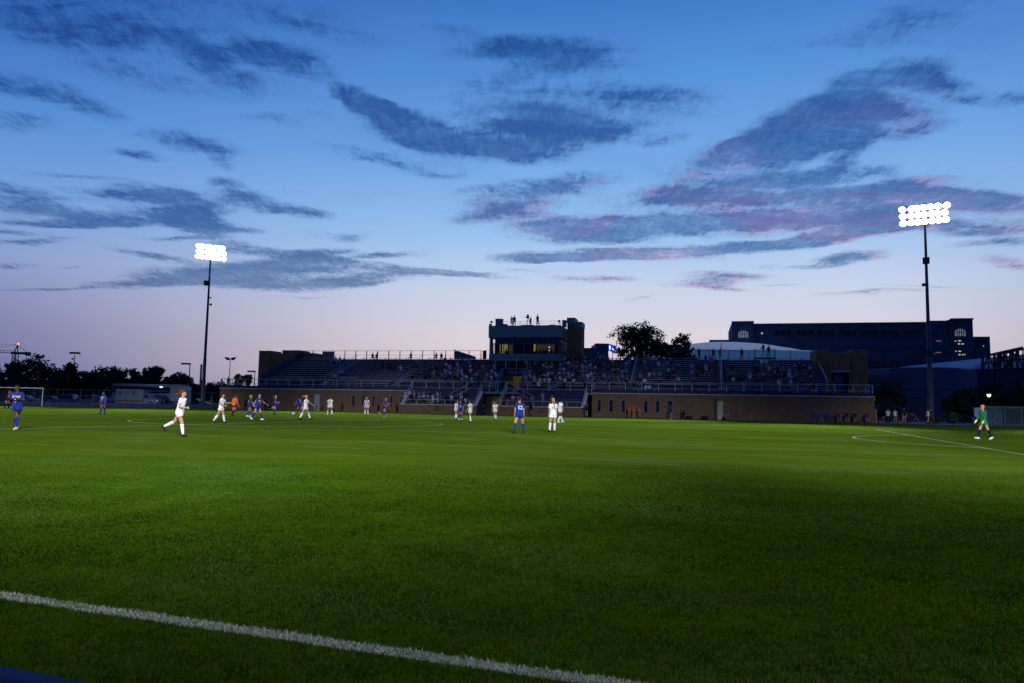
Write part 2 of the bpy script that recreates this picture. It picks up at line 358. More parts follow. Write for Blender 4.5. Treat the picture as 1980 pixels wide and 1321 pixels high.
def arc(b, cu, cv, r, a0, a1, n, wd=.12):
    P = [(cu+r*math.cos(a0+(a1-a0)*i/n), cv+r*math.sin(a0+(a1-a0)*i/n)) for i in range(n+1)]
    for i in range(n):
        t0 = a0+(a1-a0)*i/n; t1 = a0+(a1-a0)*(i+1)/n
        quad = [UV(cu+(r+s)*math.cos(t), cv+(r+s)*math.sin(t)) for s, t in ((-wd/2, t0), (wd/2, t0), (wd/2, t1), (-wd/2, t1))]
        b.prism([(k.x, k.y) for k in quad], 'z', .003, .0075)
arc(b, UC, VC, 9.15, 0, 2*PI, 96)
th = math.acos(5.5/9.15); arc(b, U18+5.5, VC, 9.15, PI-th, PI+th, 30)
tag(b.build('pitch_marking', PAINT), kind='structure')
b = MB(); line(b, (-120, VNEAR), (UG, VNEAR), .10)
tag(b.build('touchline_marking', PAINT), kind='structure')

# near grass blades
def blades(name, n, dmin, dmax, matr, strip=None, hmul=1.0, wmul=1.0):
    rng = np.random.default_rng(3 if strip else 5)
    if strip is None:
        # density falls as d^-1.6
        u = rng.random(n); p = .4; d = (dmin**p + u*(dmax**p-dmin**p))**(1/p)
        a = (rng.random(n)*2-1)*.86; x = np.tan(a)*d*0+a*d; y = d
        # keep out of the painted line
        v = x*VD.x+y*VD.y; keep = (np.abs(v-VNEAR) > .055+.02*rng.random(n)); x = x[keep]; y = y[keep]
    else:
        uu = -14*rng.random(n)**1.0+4; vv = VNEAR+(rng.random(n)-.5)*.115+np.sin(uu*7)*.006
        x = uu*UD.x+vv*VD.x; y = uu*UD.y+vv*VD.y
        nn = np.sin(uu*2.3+1)+np.sin(uu*5.1)+rng.normal(0, .9, n); k2 = nn > -1.7; x = x[k2]; y = y[k2]
    d = np.sqrt(x*x+y*y); n = len(x)
    fade = np.clip((dmax-d)/(dmax*.45), 0, 1)
    h = (.012+.016*rng.random(n)**1.5)*hmul*(.25+.75*fade); wd = (.0009+.00042*d)*(.7+.6*rng.random(n))*wmul
    ang = rng.random(n)*2*PI; lean = .15+.6*rng.random(n); la = rng.random(n)*2*PI
    px = np.cos(ang)*wd; py = np.sin(ang)*wd; lx = np.cos(la)*lean*h; ly = np.sin(la)*lean*h
    V = np.zeros((n, 5, 3))
    V[:, 0] = np.stack([x-px, y-py, np.zeros(n)], 1); V[:, 1] = np.stack([x+px, y+py, np.zeros(n)], 1)
    V[:, 2] = np.stack([x+px*.8+lx*.35, y+py*.8+ly*.35, h*.6], 1); V[:, 3] = np.stack([x-px*.8+lx*.35, y-py*.8+ly*.35, h*.6], 1)
    V[:, 4] = np.stack([x+lx, y+ly, h], 1)
    me = bpy.data.meshes.new(name); me.vertices.add(n*5); me.vertices.foreach_set('co', V.ravel())
    base = np.arange(n)[:, None]*5; loops = np.concatenate([base+np.array([0, 1, 2, 3]), base+np.array([3, 2, 4])], 1).ravel()
    me.loops.add(len(loops)); me.loops.foreach_set('vertex_index', loops)
    ls = (np.arange(n)[:, None]*7+np.array([0, 4])).ravel(); me.polygons.add(n*2); me.polygons.foreach_set('loop_start', ls)
    me.polygons.foreach_set('loop_total', np.tile([4, 3], n))
    at = me.attributes.new('rnd', 'FLOAT', 'POINT'); at.data.foreach_set('value', np.repeat(rng.random(n), 5))
    me.materials.append(matr); me.update(calc_edges=True); me.validate()
    o = bpy.data.objects.new(name, me); C.objects.link(o); return o
def blade_mat(name, cols, patch=True):
    m = bpy.data.materials.new(name); m.use_nodes = True; t = m.node_tree; bs = t.nodes['Principled BSDF']; N = NB(t)
    r = N.n('ShaderNodeAttribute', attribute_name='rnd').outputs['Fac']
    c = N.ramp(r, cols)
    if patch:
        co = N.n('ShaderNodeTexCoord').outputs['Object']
        f = N.noise(co, 1.1, 4, .65).outputs['Fac']; f2 = N.noise(co, .25, 3, .6).outputs['Fac']
        f3 = N.noise(co, 7.0, 4, .7).outputs['Fac']
        c = N.mix(N.mr(f3, .38, .64, .0, .75), c, N.mix(1.0, c, (.38, .42, .4), 'MULTIPLY'))
        c = N.mix(N.mr(f, .35, .68, .0, .7), c, N.mix(1.0, c, (.35, .48, .4), 'MULTIPLY'))
        c = N.mix(N.mr(f2, .4, .65, .0, .8), N.mix(1.0, c, (.72, .74, .8), 'MULTIPLY'), N.mix(1.0, c, (1.3, 1.18, 1.3), 'MULTIPLY'))
    t.links.new(c, bs.inputs['Base Color']); bs.inputs['Roughness'].default_value = .9; bs.inputs['Specular IOR Level'].default_value = 0
    return m
BLM = blade_mat('grass_blades', [(0, (.024, .082, .003)), (.4, (.042, .122, .004)), (.8, (.072, .165, .007)), (.95, (.10, .14, .012)), (1, (.16, .13, .03))])
WBM = blade_mat('painted_blades', [(0, (.04, .10, .02)), (.22, (.10, .16, .07)), (.3, (.30, .34, .30)), (.65, (.48, .50, .50)), (1, (.74, .76, .78))], False)
tag(blades('grass', 480000, 2.2, 16, BLM), 'short green grass blades of the near pitch', 'grass', kind='stuff')
tag(blades('painted_grass', 16000, 2.2, 30, WBM, strip=True, hmul=.8, wmul=1.0), 'white painted grass blades along the near touchline', 'grass', kind='stuff')
# ------------------------------------------------------------------ grandstand
ST0 = SW(0, 0, 0)
def stand_empty(name, label, cat, s=0, n=0, z=0, group=None):
    return empty(name, SW(s, n, z), -ALPHA, label, cat, group)
G = stand_empty('grandstand', 'long brick grandstand with rows of metal benches rising behind the far side of the pitch', 'grandstand')
SL, SR = -38.5, 38.9
AIS = [-28.4, -17.3, 5.3, 15.5, 26.8]
NR = 13
def rown(i): return 2.0+.833*i
def rowz(i): return 4.37+.333*i
WL, WR = -44.4, 43.9
# front walls
b = MB(); b.bb(WL, -14.3, 0, .5, -.3, 3.0); b.bb(WL-.003, WL+.5, .5, 12, -.3, 3.0); b.build('brick_wall', BRICK, G)
b = MB(); b.bb(10.75, WR, 0, .5, -.3, 3.0); b.bb(WR-.5, WR+.003, .5, 12, -.3, 3.0); b.build('brick_wall', BRICK, G)
b = MB(); b.bb(-14.3, -3.8, -3.0, -2.6, -.3, 1.15); b.bb(-.95, 10.25, -3.0, -2.6, -.3, 1.12)
b.prism([(-2.6, -.3), (.5, -.3), (.5, 2.9), (-.3, 2.9), (-2.6, 1.3)], 'x', -4.2, -3.803)
b.prism([(-2.6, -.3), (.0, -.3), (.0, 2.9), (-2.6, 1.3)], 'x', 9.85, 10.247)
b.prism([(-2.6, -.3), (.5, -.3), (.5, 2.9), (-.3, 2.9), (-2.6, 1.3)], 'x', -.95, -.6)
b.build('low_brick_wall', BRICK, G)
b = MB(); b.bb(WL-.1, -14.2, -.14, .55, 3.0, 3.09); b.bb(10.75, WR+.12, -.14, .55, 3.0, 3.09)
b.bb(-14.4, -3.75, -3.12, -2.55, 1.15, 1.24); b.bb(-1.0, 10.3, -3.12, -2.55, 1.12, 1.21)
for s0 in (-4.25, 9.8, -14.45):
    b.prism([(-2.75, 1.24), (-.1, 3.0), (-.1, 3.09), (-2.75, 1.34)], 'x', s0, s0+.5)
b.build('stone_coping', LEDGE, G)
# tunnel
b = MB(); b.bb(-3.8, -.95, 1.2, 1.4, -.3, 3.0); b.build('tunnel_wall', mat('tunnel_wall', (.16, .14, .10), .9), G)
b = MB(); b.bb(-3.9, 1.0, -.35, 1.6, 2.78, 3.05); b.build('tunnel_beam', TEAL, G)
tan_d = mat('tan_door', (.32, .27, .14), .6)
b = MB(); b.bb(-3.1, -2.15, 1.13, 1.19, 0, 2.15); dd = b.build('tunnel_door', tan_d, G)
b = MB(); b.bb(-2.85, -2.55, 1.10, 1.125, 1.1, 1.8); b.build('door_window', mat('amber_glass', (.3, .2, .03), .3, 0, emit=(.9, .6, .12), estr=.10), dd)
b = MB(); b.bb(-2.1, -1.15, 1.13, 1.19, 0, 2.15); dd = b.build('tunnel_door', tan_d, G)
b = MB(); b.bb(-1.8, -1.5, 1.10, 1.125, 1.1, 1.8); b.build('door_window', MATS['amber_glass'], dd)
# walkway, kick boards
b = MB(); b.bb(WL, WR, .5, 3.0, 2.85, 3.05); b.bb(-14.3, 10.75, .003, .5, 2.87, 3.048); b.build('walkway', CONC, G)
b = MB(); b.bb(WL, -14.2, -.03, .03, 3.09, 3.46); b.bb(10.75, WR, -.03, .03, 3.09, 3.46); b.bb(-14.3, -4.25, -.06, 0.0, 1.2, 3.3); b.bb(-.6, 9.85, -.06, 0.0, 1.2, 3.3)
b.build('kick_board', NAVY, G)
# windows and doors in the wall
frm = mat('window_frame', (.20, .20, .23), .6)
def wall_window(px0, px1, py0, py1, pane=WINM):
    s0, z0 = SP(px0, py1, 0); s1, z1 = SP(px1, py0, 0)
    bq = MB()
    t = .07
    bq.bb(s0, s1, -.05, -.002, z1-t, z1); bq.bb(s0, s1, -.05, -.002, z0, z0+t)
    bq.bb(s0, s0+t, -.05, -.002, z0+t, z1-t); bq.bb(s1-t, s1, -.05, -.002, z0+t, z1-t)
    wo = bq.build('window', frm, G)
    bq = MB(); bq.bb(s0+t, s1-t, -.025, -.004, z0+t, z1-t); bq.build('pane', pane, wo)
    bq = MB(); bq.bb(s0-.25, s1+.25, -.03, -.003, z1+.02, z1+.16); bq.build('lintel', mat('lintel_stone', (.16, .14, .12), .9), wo)
for x0, x1, y0, y1 in [(680, 687, 764, 786), (699, 705, 764, 786), (719, 725, 765, 787), (754, 760, 765, 787), (773, 779, 766, 788),
                       (1155, 1163, 773, 797), (1177.5, 1186, 773, 797.5), (1201, 1209.5, 773.5, 798), (1244.5, 1253, 774.5, 799), (1267.5, 1276, 774.5, 799), (1291, 1301, 774.5, 799)]:
    wall_window(x0, x1, y0, y1)
def wall_door(px0, px1, py0, m, name='door'):
    s0, _ = SP(px0, py0+20, 0); s1, z1 = SP(px1, py0, 0)
    bq = MB(); bq.bb(s0, s1, -.05, -.002, 0, z1); d = bq.build(name, m, G)
    bq = MB(); bq.bb(s0-.12, s0, -.06, -.002, 0, z1); bq.bb(s1, s1+.12, -.06, -.002, 0, z1); bq.bb(s0-.12, s1+.12, -.06, -.002, z1, z1+.1); bq.build('door_frame', frm, d)
    bq = MB(); bq.bb(s0+.12, s0+.18, -.12, -.052, 1.0, 1.12); bq.build('door_handle', SILH, d)
wall_door(608, 618.5, 763, DOORM)
wall_door(1388, 1397.5, 777, mat('cream_door', (.55, .50, .38), .6))
b = MB(); s0 = SP(1387, 790, 0)[0]; b.bb(s0-.35, s0-.13, -.03, -.002, 0, 2.55); b.build('door_opening', SILH, G)
# decks and benches
SV0, SV1, SVW = -4.1, .85, -2.5
blocks = []
edges = [SL]+[a for a in AIS[:2]]+[SV0]; 
bl = [(SL, AIS[0]-.6), (AIS[0]+.6, AIS[1]-.6), (AIS[1]+.6, SV0-1.2), (SV1+.3, AIS[2]-.6), (AIS[2]+.6, AIS[3]-.6), (AIS[3]+.6, AIS[4]-.6), (AIS[4]+.6, SR)]
b = MB()
for i in range(-1, NR):
    n0 = rown(i); z = rowz(i)
    for s0, s1 in ((SL, SVW-.15 if i < 7 else SV1), (SV1, SR)) if i >= 7 else ((SL, SVW-.15), (SV1, SR)):
        b.bb(s0+.001*i, s1-.001*i, n0-.35, n0+.485, z-.79, z-.45)
b.build('tread_deck', DECK, G)
for i in range(-1, NR):
    n0 = rown(i); z = rowz(i)
    for k, (s0, s1) in enumerate(bl):
        if i >= 9 and 2 <= k <= 3: 
            if k == 2: s1 = -6.3
            else: continue
        if i == -1 and k in (0, 2, 5): continue
        bq = MB(); bq.bb(s0, s1, n0-.12, n0+.14, z-.045, z)
        for q in range(max(2, int((s1-s0)/1.8))):
            sx = s0+.5+q*1.8
            if sx < s1: bq.bb(sx, sx+.06, n0-.06, n0+.06, z-.45, z-.045, 1)
        bq.build('bench', [ALU, SILH], G)
# rows of steps in the aisles
for a in AIS+[-3.3]:
    b = MB()
    for i in range(0, NR):
        if a == -3.3 and i > 6: continue
        b.bb(a-.45, a+.45, rown(i)-.62, rown(i)-.352, rowz(i)-.62, rowz(i)-.45)
    b.build('aisle_steps', CONC, G)
# lower seating blocks
b = MB()
for s0, s1 in ((-14.1, -4.3), (-.5, 9.8)):
    for j in range(4): b.bb(s0, s1, -2.6+.65*j, -.061, 1.2+.4*(j-1)-.4 if j else .4, 1.2+.4*j-.2)
b.build('lower_deck', DECK, G)
for s0, s1 in ((-13.8, -9.8), (-8.9, -4.6), (0, 4.3), (5.2, 9.4)):
    for j in range(3):
        bq = MB(); bq.bb(s0, s1, -2.15+.65*j, -1.9+.65*j, 1.4+.4*j, 1.44+.4*j)
        bq.bb(s0+.3, s0+.36, -2.05+.65*j, -1.98+.65*j, 1.0+.4*j, 1.4+.4*j); bq.bb(s1-.36, s1-.3, -2.05+.65*j, -1.98+.65*j, 1.0+.4*j, 1.4+.4*j)
        bq.build('lower_bench', mat('dark_bench', (.10, .12, .22), .6), G)
# railings
def railing(name, p0, p1, z0, z1, step, m=RAILM, mids=(.5,), r=.035, post=.045, par=G, picket=0):
    bq = MB(); p0 = Vector(p0); p1 = Vector(p1); L = (p1-p0).length; k = max(1, round(L/step))
    for i in range(k+1):
        p = p0.lerp(p1, i/k); bq.box((p.x, p.y, p.z+(z0+z1)/2), (post*2, post*2, z1-z0))
    for f in (1,)+tuple(mids):
        zz = z0+(z1-z0)*f; bq.tube((p0.x, p0.y, p0.z+zz), (p1.x, p1.y, p1.z+zz), r if f == 1 else r*.7, n=6)
    if picket:
        kk = int(L/picket)
        for i in range(kk):
            p = p0.lerp(p1, (i+.5)/kk); bq.box((p.x, p.y, p.z+(z0+z1)/2), (.015, .015, z1-z0-.04))
    return bq.build(name, m, par)
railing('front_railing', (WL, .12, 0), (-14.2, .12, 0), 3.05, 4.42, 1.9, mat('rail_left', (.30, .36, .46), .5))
railing('front_railing', (-14.0, .12, 0), (-4.2, .12, 0), 3.05, 4.4, 2.1, RAILM, (.33,))
railing('front_railing', (-4.2, .12, 0), (-.7, .12, 0), 3.05, 4.4, 1.2, RAILM, ())
railing('front_railing', (-.6, .12, 0), (10.7, .12, 0), 3.05, 4.4, 2.8, RAILM, (.3,))
railing('front_railing', (10.9, .12, 0), (WR-.1, .12, 0), 3.05, 4.42, 2.02, RAILM, (.5,))
railing('side_railing', (WR-.1, .2, 0), (WR-.1, 4, 0), 3.05, 4.42, 1.9)
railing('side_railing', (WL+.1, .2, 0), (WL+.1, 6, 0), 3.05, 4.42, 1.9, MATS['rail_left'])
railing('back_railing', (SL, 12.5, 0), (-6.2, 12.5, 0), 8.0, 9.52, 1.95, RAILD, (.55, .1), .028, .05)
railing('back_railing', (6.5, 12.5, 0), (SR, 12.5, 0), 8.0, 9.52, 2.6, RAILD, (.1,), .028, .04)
# low rails at the front of the lower blocks
for s0, s1 in ((-14.2, -4.3), (-.6, 10.1)):
    railing('low_railing', (s0, -2.75, 0), (s1, -2.75, 0), 1.2, 1.85, 2.1, RAILM, (), .03, .035)
for s0 in (-14.1, -4.0, -.75, 10.05):
    bq = MB()
    for t in (0, .33, .66, 1):
        n_ = -2.75+2.7*t; z_ = 1.24+1.82*t; bq.box((s0, n_, z_+.5), (.06, .06, 1.0))
    bq.tube((s0, -2.75, 2.24), (s0, -.05, 4.06), .035, n=6); bq.tube((s0, -2.75, 1.7), (s0, -.05, 3.5), .025, n=6); bq.build('sloping_rail', RAILM, G)
for s0 in (-9.35, 4.75):
    bq = MB()
    for dn in (0, .9): bq.tube((s0, -2.4+dn, 1.3+.55*dn), (s0, -2.4+dn, 2.3+.55*dn), .03, n=6)
    bq.tube((s0, -2.4, 2.3), (s0, -1.5, 2.8), .03, n=6); bq.tube((s0, -2.4, 1.85), (s0, -1.5, 2.35), .022, n=6); bq.build('handrail', RAILM, G)
# looped handrails up the aisles
for a in AIS:
    bq = MB()
    for k in range(5):
        i0 = .1+2.5*k; n0, z0 = rown(i0), rowz(i0); n1, z1 = rown(i0+1.5), rowz(i0+1.5)
        bq.path([(a, n0, z0-.45), (a, n0, z0+.55), (a, n1, z1+.55), (a, n1, z1-.45)], .032, 6)
        bq.tube((a, n0, z0+.1), (a, n1, z1+.1), .024, n=6)
    bq.build('handrail', RAILM, G)
for xa_, xb_, zt_ in ((-26.5, -23, 4.8), (-34, -31.4, 4.8), (17.6, 22.0, 4.9)):
    bq = MB(); bq.path([(xa_, .9, 3.05), (xa_, .9, zt_), (xb_, .9, zt_), (xb_, .9, 3.05)], .035); bq.tube((xa_, .9, zt_-.5), (xb_, .9, zt_-.5), .025, n=6); bq.build('barrier_rail', RAILM, G)
# stringers: the sloping sides of the bleachers
def stringer(s0, m, tall):
    bq = MB()
    pl = [(1.4, rowz(0)-.6), (1.4, rowz(0)+.55+tall), (rown(12)+.6, rowz(12)+1.1+tall*.2), (rown(12)+.6, rowz(12)-.9)]
    bq.prism(pl, 'x', s0-.06, s0+.06); bq.build('side_panel', m, G)
    bq = MB(); bq.tube((s0, 1.4, rowz(0)+.62+tall), (s0, rown(12)+.6, rowz(12)+1.17+tall*.2), .05, n=6)
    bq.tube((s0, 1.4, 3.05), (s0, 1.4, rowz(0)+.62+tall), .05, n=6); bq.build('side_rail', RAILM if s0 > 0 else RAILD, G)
stringer(SL-.15, mat('stringer_dark', (.02, .045, .10), .6), .25)
stringer(SR+.15, MATS['stringer_dark'], .1)
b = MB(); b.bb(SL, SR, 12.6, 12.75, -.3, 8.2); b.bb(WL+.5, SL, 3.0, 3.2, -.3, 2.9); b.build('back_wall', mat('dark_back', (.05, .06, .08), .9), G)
b = MB(); b.bb(WL+.5, SL-.3, 3.0, 12.6, 2.8, 3.0); b.bb(SR+.3, WR-.5, 3.0, 12.6, 2.8, 3.0); b.build('side_platform', CONC, G)
# vomitory with banner and lit doorway
b = MB(); b.prism([(1.3, 3.05), (5.6, 3.05), (5.6, 6.45), (4.6, 6.45), (1.3, 4.1)], 'x', SVW-.15, SVW); b.prism([(1.3, 3.05), (5.6, 3.05), (5.6, 6.45), (4.6, 6.45), (1.3, 4.1)], 'x', SV1-.15, SV1)
b.build('vomitory_wall', TEAL, G)
b = MB(); b.bb(SVW, SV1-.15, 5.45, 5.65, 5.45, 6.5); bn = b.build('banner', NAVY, G)
whit = mat('white_print', (.6, .62, .68), .7, 0)
bq = MB()
for k in range(24):
    t = 2*PI*k/24; t2 = 2*PI*(k+1)/24
    bq.tube((-.75+.16*math.cos(t), 5.43, 6.1+.16*math.sin(t)), (-.75+.16*math.cos(t2), 5.43, 6.1+.16*math.sin(t2)), .018, n=4)
for sx, sw in ((-1.35, .3), (-1.7, .14), (-.15, .3), (.25, .14)):
    bq.bb(sx-sw/2, sx+sw/2, 5.435, 5.449, 6.02, 6.06); bq.bb(sx-sw/3, sx+sw/3, 5.435, 5.449, 6.12, 6.15)
bq.bb(SVW+.25, SV1-.3, 5.435, 5.449, 5.88, 5.905); bq.bb(SVW+.4, SV1-.5, 5.435, 5.449, 6.42, 6.45)
bq.build('banner_lettering', whit, bn)
bq = MB(); bq.bb(-1.0, -.55, 5.432, 5.449, 5.68, 5.86); bq.build('flag_patch', mat('red_patch', (.55, .12, .16), .7), bn)
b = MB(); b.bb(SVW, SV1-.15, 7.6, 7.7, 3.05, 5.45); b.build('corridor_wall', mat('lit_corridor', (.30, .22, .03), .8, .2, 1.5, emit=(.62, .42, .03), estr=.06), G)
b = MB(); b.bb(SVW, SVW+1.35, 5.5, 5.6, 3.05, 5.45); b.build('corridor_pier', mat('yellow_pier', (.20, .15, .02), .8), G)
railing('vomitory_railing', (SVW-1.3, 5.45, 0), (SV1, 5.45, 0), 6.45, 7.65, 1.6, RAILM, ())
for s0, rr in ((-4.1, RAILD), (.98, RAILM)):
    bq = MB(); n0, n1 = 1.5, 7.2
    for k in range(7):
        t = k/6; n_ = n0+(n1-n0)*t; z_ = 3.9+(n_-1.5)*.4
        bq.box((s0, n_, z_+.1), (.05, .05, 1.7))
    bq.tube((s0, n0, 4.85), (s0, n1, 4.85+(n1-n0)*.4), .04, n=6); bq.tube((s0, n0, 4.3), (s0, n1, 4.3+(n1-n0)*.4), .025, n=6)
    bq.build('stair_railing', mat('rail_mid', (.28, .34, .48), .5), G)
# stair down from the walkway into the right lower block and left
for s0, s1 in ((-.5, 3.0), (-5.2, -8.6)):
    bq = MB(); bq.tube((s0, -.2, 4.4), (s1, -.2, 2.6), .04, n=6); bq.tube((s0, -.2, 3.7), (s1, -.2, 1.9), .03, n=6)
    for t in (.3, .65, 1): x = s0+(s1-s0)*t; bq.tube((x, -.2, 4.4-1.8*t), (x, -.2, 3.4-1.8*t if t < 1 else 1.3), .035, n=6)
    bq.build('stair_rail', RAILM, G)
# round emblems on the low wall
for px, py in ((845, 789.5), (1047, 794.3)):
    s0, z0 = SP(px, py, -3.0); bq = MB()
    for k in range(20):
        t = 2*PI*k/20; t2 = 2*PI*(k+1)/20
        bq.tube((s0+.24*math.cos(t), -3.03, z0+.24*math.sin(t)), (s0+.24*math.cos(t2), -3.03, z0+.24*math.sin(t2)), .055, n=6)
    em = bq.build('emblem_ring', mat('emblem_dark', (.03, .025, .03), .8), G)
    bq = MB(); bq.tube((s0, -3.02, z0), (s0, -3.003, z0), .2, n=20); bq.build('emblem_disc', mat('emblem_stone', (.20, .17, .13), .8), em)
# tall white post beside the right aisle, bins on the walkway
b = MB(); s0 = SP(1395, 740, 1.6)[0]; b.tube((s0, 1.6, 3.05), (s0, 1.6, 9.6), .05, n=8); b.build('tall_post', mat('post_white', (.55, .58, .68), .5), G)
def stand_thing(name, label, cat, s, n, z, group=None): return stand_empty(name, label, cat, s, n, z, group)
for px, lab in ((1463, 'dark blue bin on the stand walkway, left of the pair below the right seating'), (1518, 'dark blue bin on the stand walkway, right of the pair below the right seating'), (1276, 'dark blue bin on the stand walkway below the second right seating block'), (1338, 'dark blue bin on the stand walkway beside the barrier rail')):
    s0 = SP(px, 755, .8)[0]; r_ = stand_thing('litter_bin', lab, 'bin', s0, .8, 3.05, 'bins on the stand walkway')
    bq = MB(); bq.loft([((0, 0, 0), .42, .34), ((0, 0, .1), .45, .36), ((0, 0, 1.05), .5, .4)], 14); bq.build('bin_body', mat('bin_blue', (.015, .04, .09), .5), r_)
    bq = MB(); bq.loft([((0, 0, 1.05), .54, .44), ((0, 0, 1.1), .54, .44), ((0, 0, 1.18), .3, .25)], 14); bq.build('bin_lid', SILH, r_)

# ---- brick end towers
def tower(label, pieces, n0, n1, zb, lower):
    T = stand_empty('brick_tower', label, 'tower', 0, 0, 0, 'brick end towers')
    bq = MB(); cp_ = MB()
    for k, (x0, x1, y) in enumerate(pieces):
        s0, z0 = SP(x0, y, n0); s1, z1 = SP(x1, y, n0); z0 = (z0+z1)/2; o = -.12 if k % 2 == 0 else 0
        bq.bb(s0+(.001 if k else 0), s1-.001, n0+o, n1, zb, z0-.16); cp_.bb(s0-.02, s1+.02, n0+o-.05, n1, z0-.16, z0)
    bq.build('tower_wall', BRICK if not lower else BRICK, T); cp_.build('tower_coping', mat('coping_teal', (.14, .19, .24), .8), T)
    return T
tower('brown brick tower with stepped top behind the left end of the stand', [(502, 524, 678.3), (524, 547, 683.3), (547, 580, 677.5), (580, 586, 684), (586, 607, 682.8)], 12.85, 16, -.3, 0)
TR = tower('brown brick tower with a dark doorway beside the right end of the stand', [(1577, 1603, 676), (1603, 1646, 682), (1646, 1676.5, 676.5)], 8.0, 13, -.3, 1)
s0, z0 = SP(1610, 743, 8); s1, z1 = SP(1641, 720.5, 8)
bq = MB(); bq.bb(s0, s1, 7.85, 7.998, 3.0, z1); dw = bq.build('doorway', mat('doorway_dark', (.006, .008, .012), .9, 0), TR)
bq = MB(); bq.bb(s0-.25, s1+.25, 7.8, 7.995, z1, z1+.25); bq.build('door_lintel', CONC, dw)
bq = MB(); bq.bb(s0+.2, s0+1.2, 7.83, 7.848, 3.3, z1-.4); bq.build('door_glass', mat('blue_glass', (.02, .05, .12), .2), dw)
for x0, x1, y0, y1 in ((1583, 1590, 690, 695.5), (1665, 1672, 691, 696)):
    a0, c0 = SP(x0, y1, 8); a1, c1 = SP(x1, y0, 8); bq = MB(); bq.bb(a0, a1, 7.8, 7.877, c0, c1); bq.build('wall_vent', mat('vent_slate', (.05, .09, .11), .6), TR)
bq = MB(); s2, z2 = SP(1689, 774, 0); bq.bb(WR, s2+.1, .003, 1.5, -.3, z2); pr_ = bq.build('end_pier', BRICK, G)
bq = MB(); bq.bb(WR-.02, s2+.18, -.07, 1.56, z2, z2+.12); bq.build('pier_cap', LEDGE, pr_)

# ---- press box
PB = stand_empty('press_box', 'teal panelled press box with a long band of windows on top of the grandstand', 'building', 0, 0, 0)
p0s, p1s = -5.45, 4.9; PN0, PN1 = 8.0, 15.5
b = MB(); b.bb(p0s-.05, p1s+.05, PN0, PN1, 7.72, 8.72); b.build('lower_panel', TEAL, PB)
b = MB(); b.bb(p0s-.12, p1s+.12, PN0-.25, PN1, 11.05, 12.78); b.build('roof_panel', TEAL, PB)
gm = bpy.data.materials.new('press_glass'); gm.use_nodes = True; t_ = gm.node_tree; N_ = NB(t_); t_.nodes.remove(t_.nodes['Principled BSDF'])
tr_ = N_.n('ShaderNodeBsdfTransparent', {0: (.62, .68, .72, 1)}); gl_ = N_.n('ShaderNodeBsdfGlossy', {'Color': (.5, .6, .9, 1), 'Roughness': .08}); fr_ = N_.n('ShaderNodeFresnel', {0: 1.35})
mx_ = N_.n('ShaderNodeMixShader', {0: fr_.outputs[0], 1: tr_.outputs[0], 2: gl_.outputs[0]}); t_.links.new(mx_.outputs[0], t_.nodes['Material Output'].inputs[0])
zt = 10.22
mul = mat('mullion', (.08, .13, .19), .5, 0)
b = MB()
k = 12
for i in range(k+1):
    s_ = p0s+(p1s-p0s)*i/k; b.bb(s_-.03, s_+.03, PN0+.04, PN0+.12, zt if (i % 2 and i > 1) else 8.72, 11.05)
b.bb(p0s, p1s, PN0+.035, PN0+.125, zt-.035, zt+.035)
b.build('window_frame', mul, PB)
for x_ in (p1s-.12, p0s+.03):
    b = MB(); b.bb(x_, x_+.09, PN0+.13, PN1-.1, 10.18, 10.25)
    for n_ in np.linspace(PN0+.14, PN1-1, 6): b.bb(x_+.002, x_+.088, n_, n_+.06, 8.72, 11.05)
    b.build('side_window_frame', mul, PB)
b = MB(); b.bb(p0s+.1, p1s-.1, PN0+.07, PN0+.09, 8.72, zt-.04); b.bb(p0s+.06, p0s+.08, PN0+.15, PN0+1.6, 8.72, 11.05); b.build('window_pane', gm, PB)
b = MB(); b.bb(p0s+.9, p1s-.1, PN0+.07, PN0+.09, zt+.04, 11.05); b.build('upper_pane', mat('blue_pane', (.01, .015, .08), .15, 0), PB)
b = MB(); b.bb(p1s-.09, p1s-.07, PN0+.15, PN1-1, 8.72, 11.05); b.build('side_pane', mat('side_pane', (.01, .015, .03), .15, 0), PB)
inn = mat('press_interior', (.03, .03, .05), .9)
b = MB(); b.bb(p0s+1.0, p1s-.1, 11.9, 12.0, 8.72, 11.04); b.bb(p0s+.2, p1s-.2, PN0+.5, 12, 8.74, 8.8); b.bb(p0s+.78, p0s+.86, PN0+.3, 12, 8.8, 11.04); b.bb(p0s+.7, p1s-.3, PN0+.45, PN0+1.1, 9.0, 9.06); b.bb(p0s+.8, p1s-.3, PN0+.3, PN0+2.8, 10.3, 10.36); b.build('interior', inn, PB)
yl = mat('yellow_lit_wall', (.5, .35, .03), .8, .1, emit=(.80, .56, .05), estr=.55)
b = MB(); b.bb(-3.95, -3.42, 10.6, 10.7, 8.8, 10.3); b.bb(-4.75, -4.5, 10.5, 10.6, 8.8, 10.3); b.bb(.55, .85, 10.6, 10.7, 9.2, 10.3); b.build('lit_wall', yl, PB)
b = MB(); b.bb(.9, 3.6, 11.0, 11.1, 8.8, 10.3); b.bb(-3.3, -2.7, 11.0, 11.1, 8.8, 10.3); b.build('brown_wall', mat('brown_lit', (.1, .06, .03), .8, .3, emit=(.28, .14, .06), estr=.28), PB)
b = MB(); b.ball((3.1, 9.6, 9.78), .08); b.ball((3.1, 9.6, 9.32), .06); b.build('ceiling_lamp', mat('lamp_white', (1, 1, 1), .5, 0, emit=(1, .95, .85), estr=2.5), PB)
rg = random.Random(4)
b = MB()
for s_ in (1.3, 1.9, 2.4, 2.8, 3.5, 4.1, -3.2, -1.6): b.ball((s_, 9.1, 9.42), (.11, .12, .14), 8, 6); b.loft([((s_, 9.1, 8.8), .25, .15), ((s_, 9.1, 9.15), .24, .14), ((s_, 9.1, 9.3), .1, .09)], 8)
b.build('seated_figures', SILH, PB)
